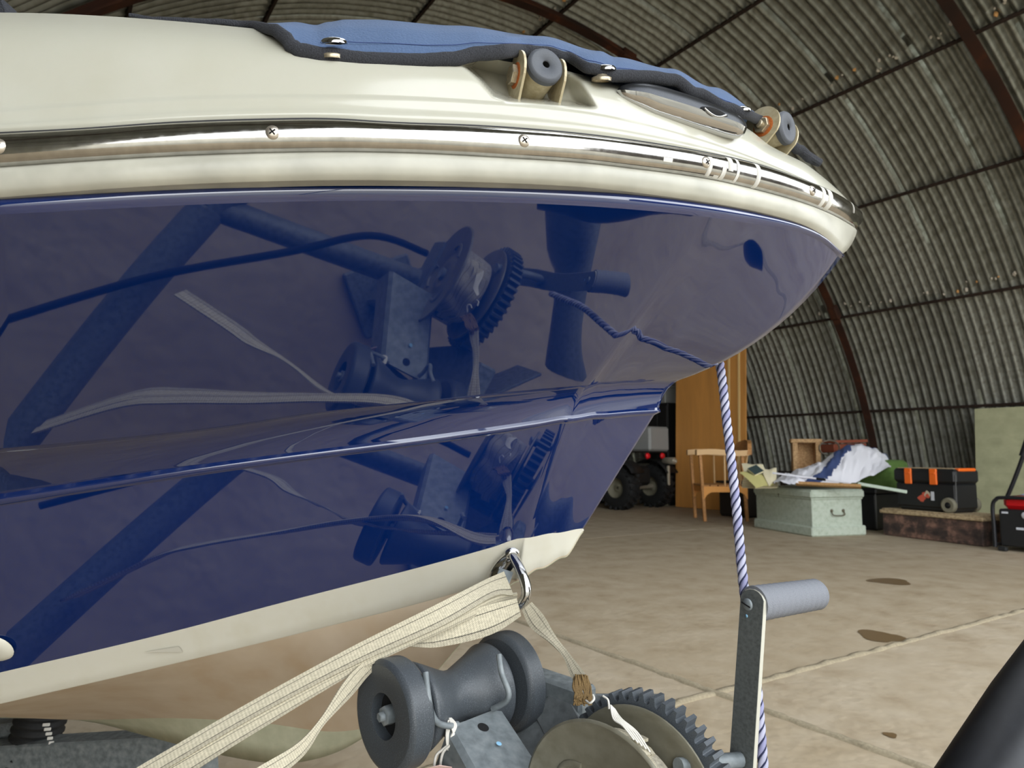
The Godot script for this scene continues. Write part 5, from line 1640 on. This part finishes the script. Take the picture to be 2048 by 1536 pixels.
func generator():
	var e1 = -D; var e2 = V; var b = turned(e1)
	var corner = uv(3.00, 6.97)
	var o = rooted("generator", "red and black portable generator in a black tube frame", "generator", corner)
	var Lx = 0.62; var Wz = 0.46; var H_ = 0.46
	var P = func(x, y, z): return corner + e1 * x + UP * y + e2 * z
	for z in [0.0, Wz]:
		var st = start()
		tube(st, smooth_path(PackedVector3Array([P.call(0.0, 0.03, z), P.call(0.0, 0.20, z), P.call(0.0, H_ - 0.08, z), P.call(0.03, H_ - 0.02, z), P.call(0.10, H_, z), P.call(Lx - 0.1, H_, z), P.call(Lx - 0.03, H_ - 0.02, z), P.call(Lx, H_ - 0.08, z), P.call(Lx, 0.03, z)]), 5), 0.016, 10)
		part("frame_tube", st, M.black_tube, o)
	for q in [[0.0, 0.05], [Lx, 0.05], [0.10, H_], [Lx - 0.1, H_]]:
		var st = start(); tube(st, PackedVector3Array([P.call(q[0], q[1], 0.0), P.call(q[0], q[1], Wz)]), 0.014, 10); part("cross_tube", st, M.black_tube, o)
	for q in [[0.06, 0.0], [0.06, Wz], [Lx - 0.06, 0.0], [Lx - 0.06, Wz]]:
		var st = start(); bx(st, P.call(q[0], 0.02, q[1]), Vector3(0.07, 0.04, 0.05), b, 0.01); part("foot", st, M.tyre_black, o)
	var s2 = start(); bx(s2, P.call(Lx / 2, H_ - 0.045, Wz / 2), Vector3(Lx - 0.12, 0.11, Wz - 0.07), b, 0.035); var tank = part("fuel_tank", s2, M.gen_red, o, "red fuel tank")
	var s2b = start(); lathe(s2b, [[0.0001, 0.02], [0.03, 0.018], [0.032, 0.0]], frame(P.call(0.30, H_ + 0.008, 0.22), e1, UP), 18); part("filler_cap", s2b, M.toolbox_black, tank)
	var s3 = start(); bx(s3, P.call(0.15, 0.20, Wz / 2), Vector3(0.24, 0.32, Wz - 0.06), b, 0.012); part("control_panel", s3, M.toolbox_black, o)
	for q in [[0.06, 0.33, 0.05, 0.016], [0.17, 0.20, 0.06, 0.02]]:
		var s4 = start(); bx(s4, P.call(q[0] + 0.02, q[1], 0.028), Vector3(q[2], q[3], 0.003), b, 0.001); part("panel_label", s4, M.sticker_white, o)
	for q in [[0.235, 0.315, 0.030], [0.245, 0.245, 0.016]]:
		var s5 = start(); lathe(s5, [[0.0001, 0.012], [q[2] * 0.8, 0.010], [q[2], 0.0]], frame(P.call(q[0], q[1], 0.028), UP, -e2), 20); part("socket", s5, M.sticker_white if q[2] > 0.02 else M.wheel_grey, o)
	var s6 = start(); bx(s6, P.call(0.43, 0.20, Wz / 2), Vector3(0.30, 0.30, Wz - 0.10), b, 0.02); part("engine_cover", s6, M.toolbox_black, o)
	var s7 = start(); lathe(s7, [[0.0001, 0.03], [0.04, 0.03], [0.05, 0.022], [0.07, 0.026], [0.09, 0.018], [0.105, 0.022], [0.125, 0.010], [0.128, -0.02]], frame(P.call(0.37, 0.17, 0.048), UP, -e2), 36); part("recoil_cover", s7, M.gen_red, o, "round red recoil starter cover")
	# fold-up pull handle
	var s8 = start(); tube(s8, smooth_path(PackedVector3Array([P.call(0.10, H_ + 0.01, 0.05), P.call(0.18, H_ + 0.20, 0.05), P.call(0.30, H_ + 0.52, 0.05)]), 5), 0.017, 10)
	tube(s8, PackedVector3Array([P.call(0.235, H_ + 0.36, 0.05), P.call(0.305, H_ + 0.56, 0.05)]), 0.026, 12)
	part("pull_handle", s8, M.black_tube, o)
	var cl = start(); var G = []
	for i in 17:
		var r = PackedVector3Array()
		for k in 13:
			var x = i / 16.0; var z = k / 12.0
			var hgt = 0.075 * sin(PI * x) * sin(PI * z) + 0.02 * sin(x * 17 + z * 5) * sin(PI * x) * sin(PI * z)
			r.append(P.call(0.20 + 0.34 * x, H_ + 0.03 + hgt, 0.04 + 0.30 * z))
		G.append(r)
	loft(cl, G, 0)
	var G2 = []
	for r in G: G2.append(shift_row(r, UP * -0.006))
	loft(cl, G2, 0)
	tag(part("blue_cloth", cl, M.cloth_blue, self), "pale blue cloth bundled on top of the generator", "cloth")

func wall_boards():
	# pale green sheet leaning on the wall
	var a = uv(3.88, 8.62); var b_ = uv(2.48, 8.62); var lean = V * 0.12
	var st = start(); var h = 1.34
	bar(st, (a + b_) * 0.5, (a + b_) * 0.5 + lean + UP * h, 1.4, 0.018, D, 0.002)
	var lb = part("leaning_board", st, M.board_green, self)
	tag(lb, "pale olive-green flat board leaning on the corrugated wall behind the toolbox", "board")
	# tall wood-faced board with two lighter strips
	var BL = at(1352, 1012, 11.2); var BR = at(1494, 1026, 10.15); BL.y = 0.01; BR.y = 0.01
	var o = rooted("tall_board", "tall orange-brown wood-faced board propped up behind the chair", "board", BL)
	var ex = (BR - BL).normalized(); var W = BL.distance_to(BR); var H_ = 2.36
	var up_ = (UP * H_ + ex * 0.05 + V * 0.03).normalized(); var nz = ex.cross(up_).normalized()
	if nz.dot(V) > 0: nz = -nz
	var xf = Transform3D(Basis(ex, up_, nz), BL)
	for q in [["panel", 0.0, 0.76, 0.0, "board_wood"], ["edge_strip", 0.765, 0.79, 0.012, "board_wood_pale"], ["panel", 0.795, 0.895, 0.004, "board_wood"], ["edge_strip", 0.90, 0.925, 0.012, "board_wood_pale"], ["panel", 0.93, 1.0, 0.004, "board_wood"]]:
		var s2 = start(); var w = (q[2] - q[1]) * W
		box(s2, xf * Transform3D(Basis(), Vector3((q[1] + q[2]) * 0.5 * W, H_ / 2, q[3])), Vector3(w, H_, 0.022), 0.002)
		part(q[0], s2, M[q[4]], o)
	# rag at its foot
	var rp = fl(1350, 1008) - V * 0.36
	var ro = start(); var G = []
	for i in 11:
		var ring = PackedVector3Array()
		for k in 22:
			var an = TAU * k / 22; var s = [1.0, 1.02, 0.95, 0.85, 0.78, 0.7, 0.6, 0.45, 0.3, 0.16, 0.02][i]
			var w = 1.0 + 0.12 * sin(an * 3 + i * 0.7) + 0.08 * sin(an * 7 - i)
			ring.append(rp + Vector3(cos(an) * 0.20 * s * w, 0.018 * i * (1.0 + 0.3 * sin(an * 2)), sin(an) * 0.16 * s * w))
		G.append(ring)
	loft(ro, G, 0, false, true)
	tag(part("rag", ro, M.rag, self), "crumpled off-white rag at the foot of the tall board", "rag")
	# black cupboard beside the board
	var cb = rooted("black_cupboard", "tall black cupboard in the dark corner left of the tall board", "cupboard", uv(8.55, 8.62))
	var s3 = start(); bx(s3, uv(8.55, 8.62, 0.83), Vector3(0.44, 1.66, 0.40), turned(D), 0.01); part("carcass", s3, M.quad_black, cb)
	for s in [-0.108, 0.108]:
		var s4 = start(); bx(s4, uv(8.55 + s, 8.41, 0.83), Vector3(0.205, 1.56, 0.02), turned(D), 0.004); part("door", s4, M.quad_black, cb)
	var gb = rooted("grey_box", "grey metal box standing on the black cupboard", "box", uv(8.55, 8.55, 1.66))
	var s5 = start(); bx(s5, uv(8.55, 8.55, 1.79), Vector3(0.38, 0.26, 0.30), turned(D), 0.015); part("body", s5, M.quad_grey, gb)
	var s6 = start(); bx(s6, uv(8.55, 8.55, 1.93), Vector3(0.41, 0.03, 0.33), turned(D), 0.006); part("lid", s6, M.quad_grey, gb)

func captains_chair():
	# seat at 0.45, arms at 0.82 m; faces the lens, a little to its left
	var fr = fl(1410, 1043)          # nearest front foot
	var c = fr + Vector3(0.26, 0, -0.25)
	var ex = Vector3(0.9998, 0, 0.02)     # from the near front foot back along the chair's side
	var ez = Vector3(-0.02, 0, 0.9998)    # from the far side to the near side
	var o = rooted("wooden_armchair", "wooden armchair with a slatted seat and curved back rail before the tall board", "chair", c)
	var P = func(x, y, z): return fr + ex * x + UP * y - ez * z    # x back along the side, z across to the far side
	var A = 0.85
	for q in [[0.0, 0.0, 0.05, 0.03], [0.0, 0.50, 0.05, 0.02], [0.52, 0.0, 0.52, 0.02], [0.52, 0.50, 0.52, 0.02]]:
		var st = start(); bar(st, P.call(q[0], 0.0, q[1]), P.call(q[0] - 0.04, A - 0.02, q[1]), 0.040, 0.040, ex, 0.006); part("leg", st, M.chair_wood, o)
	# arms sweep round into the raised back rail
	for z in [0.0, 0.50]:
		var s2 = start(); var G = []
		for k in 13:
			var x = lerp(-0.09, 0.56, k / 12.0); var wd = 0.05 - 0.012 * abs(k - 4) / 8.0; var th = 0.034
			var y = A + 0.01 * sin(k * 0.5)
			G.append(PackedVector3Array([P.call(x, y + th, z - wd), P.call(x, y + th, z + wd), P.call(x, y - th, z + wd), P.call(x, y - th, z - wd)]))
		loft(s2, G, -1, true, true); fan(s2, G[0]); fan(s2, G[12])
		part("arm", s2, M.chair_pale, o)
	var s3 = start(); var G3 = []
	for k in 15:
		var t = k / 14.0; var z = lerp(-0.04, 0.54, t); var bow = 0.56 + 0.06 * sin(PI * t); var hgt = A + 0.13 * pow(abs(sin(PI * t)), 0.3) + 0.03
		G3.append(PackedVector3Array([P.call(bow - 0.02, hgt, z), P.call(bow + 0.03, hgt, z), P.call(bow + 0.03, A - 0.03, z), P.call(bow - 0.03, A - 0.03, z)]))
	loft(s3, G3, -1, true, true); fan(s3, G3[0]); fan(s3, G3[14])
	part("back_rail", s3, M.chair_wood, o)
	for k in 4:
		var s4 = start(); var z = 0.06 + 0.127 * k
		tube(s4, PackedVector3Array([P.call(0.50, 0.44, z), P.call(0.53, 0.62, z), P.call(0.57, A - 0.02, z)]), [0.010, 0.014, 0.010], 8); part("spindle", s4, M.chair_pale, o)
	for z in [0.0, 0.50]:
		var s4 = start(); tube(s4, PackedVector3Array([P.call(0.26, 0.43, z), P.call(0.26, 0.62, z), P.call(0.26, A - 0.02, z)]), [0.010, 0.014, 0.010], 8); part("spindle", s4, M.chair_pale, o)
	for k in 6:
		var s5 = start(); var x = 0.0 + 0.098 * k
		bar(s5, P.call(x + 0.02, 0.44, -0.02), P.call(x + 0.02, 0.44, 0.52), 0.082, 0.018, ex, 0.003); part("seat_slat", s5, M.chair_wood, o)
	for z in [0.0, 0.50]:
		var s6 = start()
		prism(s6, PackedVector2Array([Vector2(-0.01, 0.43), Vector2(0.53, 0.43), Vector2(0.53, 0.27), Vector2(0.49, 0.33), Vector2(0.44, 0.36), Vector2(0.08, 0.36), Vector2(0.03, 0.33), Vector2(-0.01, 0.27)]), 0.024, Transform3D(Basis(ex, UP, ez), fr - ez * z), 0.002); part("apron", s6, M.chair_orange, o)
	var s7 = start(); bar(s7, P.call(0.0, 0.395, 0.0), P.call(0.0, 0.395, 0.5), 0.07, 0.024, UP, 0.002); part("front_apron", s7, M.chair_orange, o)

func quad_bike():
	var rr = fl(1316, 1006); var rl = fl(1236, 1017)
	rr = at(1308, 1004, 11.3); rr.y = 0; rl = at(1240, 1010, 10.75); rl.y = 0
	var ax = (rr - rl).normalized(); var fw = Vector3(-ax.z, 0, ax.x)
	if fw.z > 0: fw = -fw
	fw.y = 0
	# the rear axle turns towards the lens
	var mid = (rr + rl) * 0.5
	var o = rooted("quad_bike", "dark quad bike seen from behind beyond the boat's stem with a red tail lamp", "quad bike", mid)
	for q in [rr, rl, rr + fw * 1.2, rl + fw * 1.2]:
		var R = 0.325; var cc = q + UP * R
		var xf = frame(cc, UP, ax)
		var st = start(); lathe(st, [[0.15, -0.11], [0.20, -0.12], [0.29, -0.115], [0.315, -0.08], [0.318, 0.0], [0.315, 0.08], [0.29, 0.115], [0.20, 0.12], [0.15, 0.11]], xf, 40)
		var ty = part("tyre", st, M.tyre_black, o)
		var s2 = start()
		for k in 20:
			for s in [-1.0, 1.0]:
				var a = TAU * (k + (0.25 if s > 0 else -0.25)) / 20.0
				var dr = UP * cos(a) + xf.basis.x.cross(xf.basis.y) * 0.0 + fw * sin(a)
				var tn = (-UP * sin(a) + fw * cos(a))
				bar(s2, cc + dr * 0.322 + ax * (s * 0.012), cc + dr * 0.300 + ax * (s * 0.128) + tn * 0.035, 0.042, 0.045, tn, 0.008)
		var lg = part("lugs", s2, M.tyre_black, ty); lg.set_meta("kind", "stuff")
		var s3 = start(); lathe(s3, [[0.02, -0.05], [0.05, -0.055], [0.07, -0.03], [0.12, -0.035], [0.145, -0.10], [0.155, -0.11]], xf, 28, [2, 4]); lathe(s3, [[0.02, 0.05], [0.05, 0.055], [0.07, 0.03], [0.12, 0.035], [0.145, 0.10], [0.155, 0.11]], xf, 28, [2, 4]); part("rim", s3, M.wheel_grey, ty)
	var s4 = start(); tube(s4, PackedVector3Array([rl + UP * 0.325, rr + UP * 0.325]), 0.035, 12); part("rear_axle", s4, M.quad_metal, o)
	var s4b = start(); lathe(s4b, [[0.03, -0.08], [0.09, -0.06], [0.10, 0.0], [0.09, 0.06], [0.03, 0.08]], frame(rl.lerp(rr, 0.42) + UP * 0.33, UP, ax), 20); part("final_drive", s4b, M.quad_metal, o)
	var b = Basis(ax, UP, ax.cross(UP))
	var s5 = start(); bx(s5, mid + fw * 0.5 + UP * 0.50, Vector3(0.36, 0.30, 1.3), b, 0.05); part("chassis", s5, M.quad_black, o)
	for s in [-1.0, 1.0]:
		var s6 = start(); var G = []
		for k in 9:
			var a = lerp(0.55, 2.1, k / 8.0); var q = (rr if s > 0 else rl) + UP * 0.33
			var p = q + fw * (-cos(a) * 0.42) + UP * (sin(a) * 0.42)
			G.append([p - ax * 0.15, p + ax * 0.15, p + ax * 0.15 - UP * 0.015, p - ax * 0.15 - UP * 0.015])
		loft(s6, G, 0, false, true); part("mudguard", s6, M.quad_black, o)
	var s7 = start(); bx(s7, mid + fw * 0.55 + UP * 0.80, Vector3(0.30, 0.12, 0.7), b, 0.05); part("saddle", s7, M.quad_black, o)
	for k in 4:
		var s8 = start(); tube(s8, PackedVector3Array([mid - ax * 0.38 + UP * 0.86 + fw * (-0.28 + 0.14 * k), mid + ax * 0.38 + UP * 0.86 + fw * (-0.28 + 0.14 * k)]), 0.012, 8); part("rack_bar", s8, M.quad_black, o)
	var s9 = start(); bx(s9, mid + ax * 0.30 - fw * 0.02 + UP * 1.06, Vector3(0.50, 0.38, 0.40), b, 0.03); part("rack_box", s9, M.quad_grey, o, "grey box on the rear rack")
	for q in [0.16, -0.2]:
		var s10 = start(); lathe(s10, [[0.0001, 0.03], [0.035, 0.028], [0.045, 0.012], [0.047, 0.0]], frame(mid + ax * q - fw * 0.36 + UP * 0.80, UP, -fw), 18); part("tail_lamp", s10, M.tail_red, o, "red tail lamp")
	var s11 = start(); lathe(s11, [[0.03, -0.12], [0.055, -0.10], [0.055, 0.10], [0.04, 0.12], [0.03, 0.12], [0.0001, 0.06]], frame(mid + ax * 0.42 - fw * 0.30 + UP * 0.72, UP, -fw), 18); part("silencer", s11, M.quad_metal, o)
	var s12 = start(); bx(s12, mid + ax * 0.34 - fw * 0.34 + UP * 0.50, Vector3(0.05, 0.30, 0.04), b, 0.01); part("tow_bracket", s12, M.quad_metal, o)
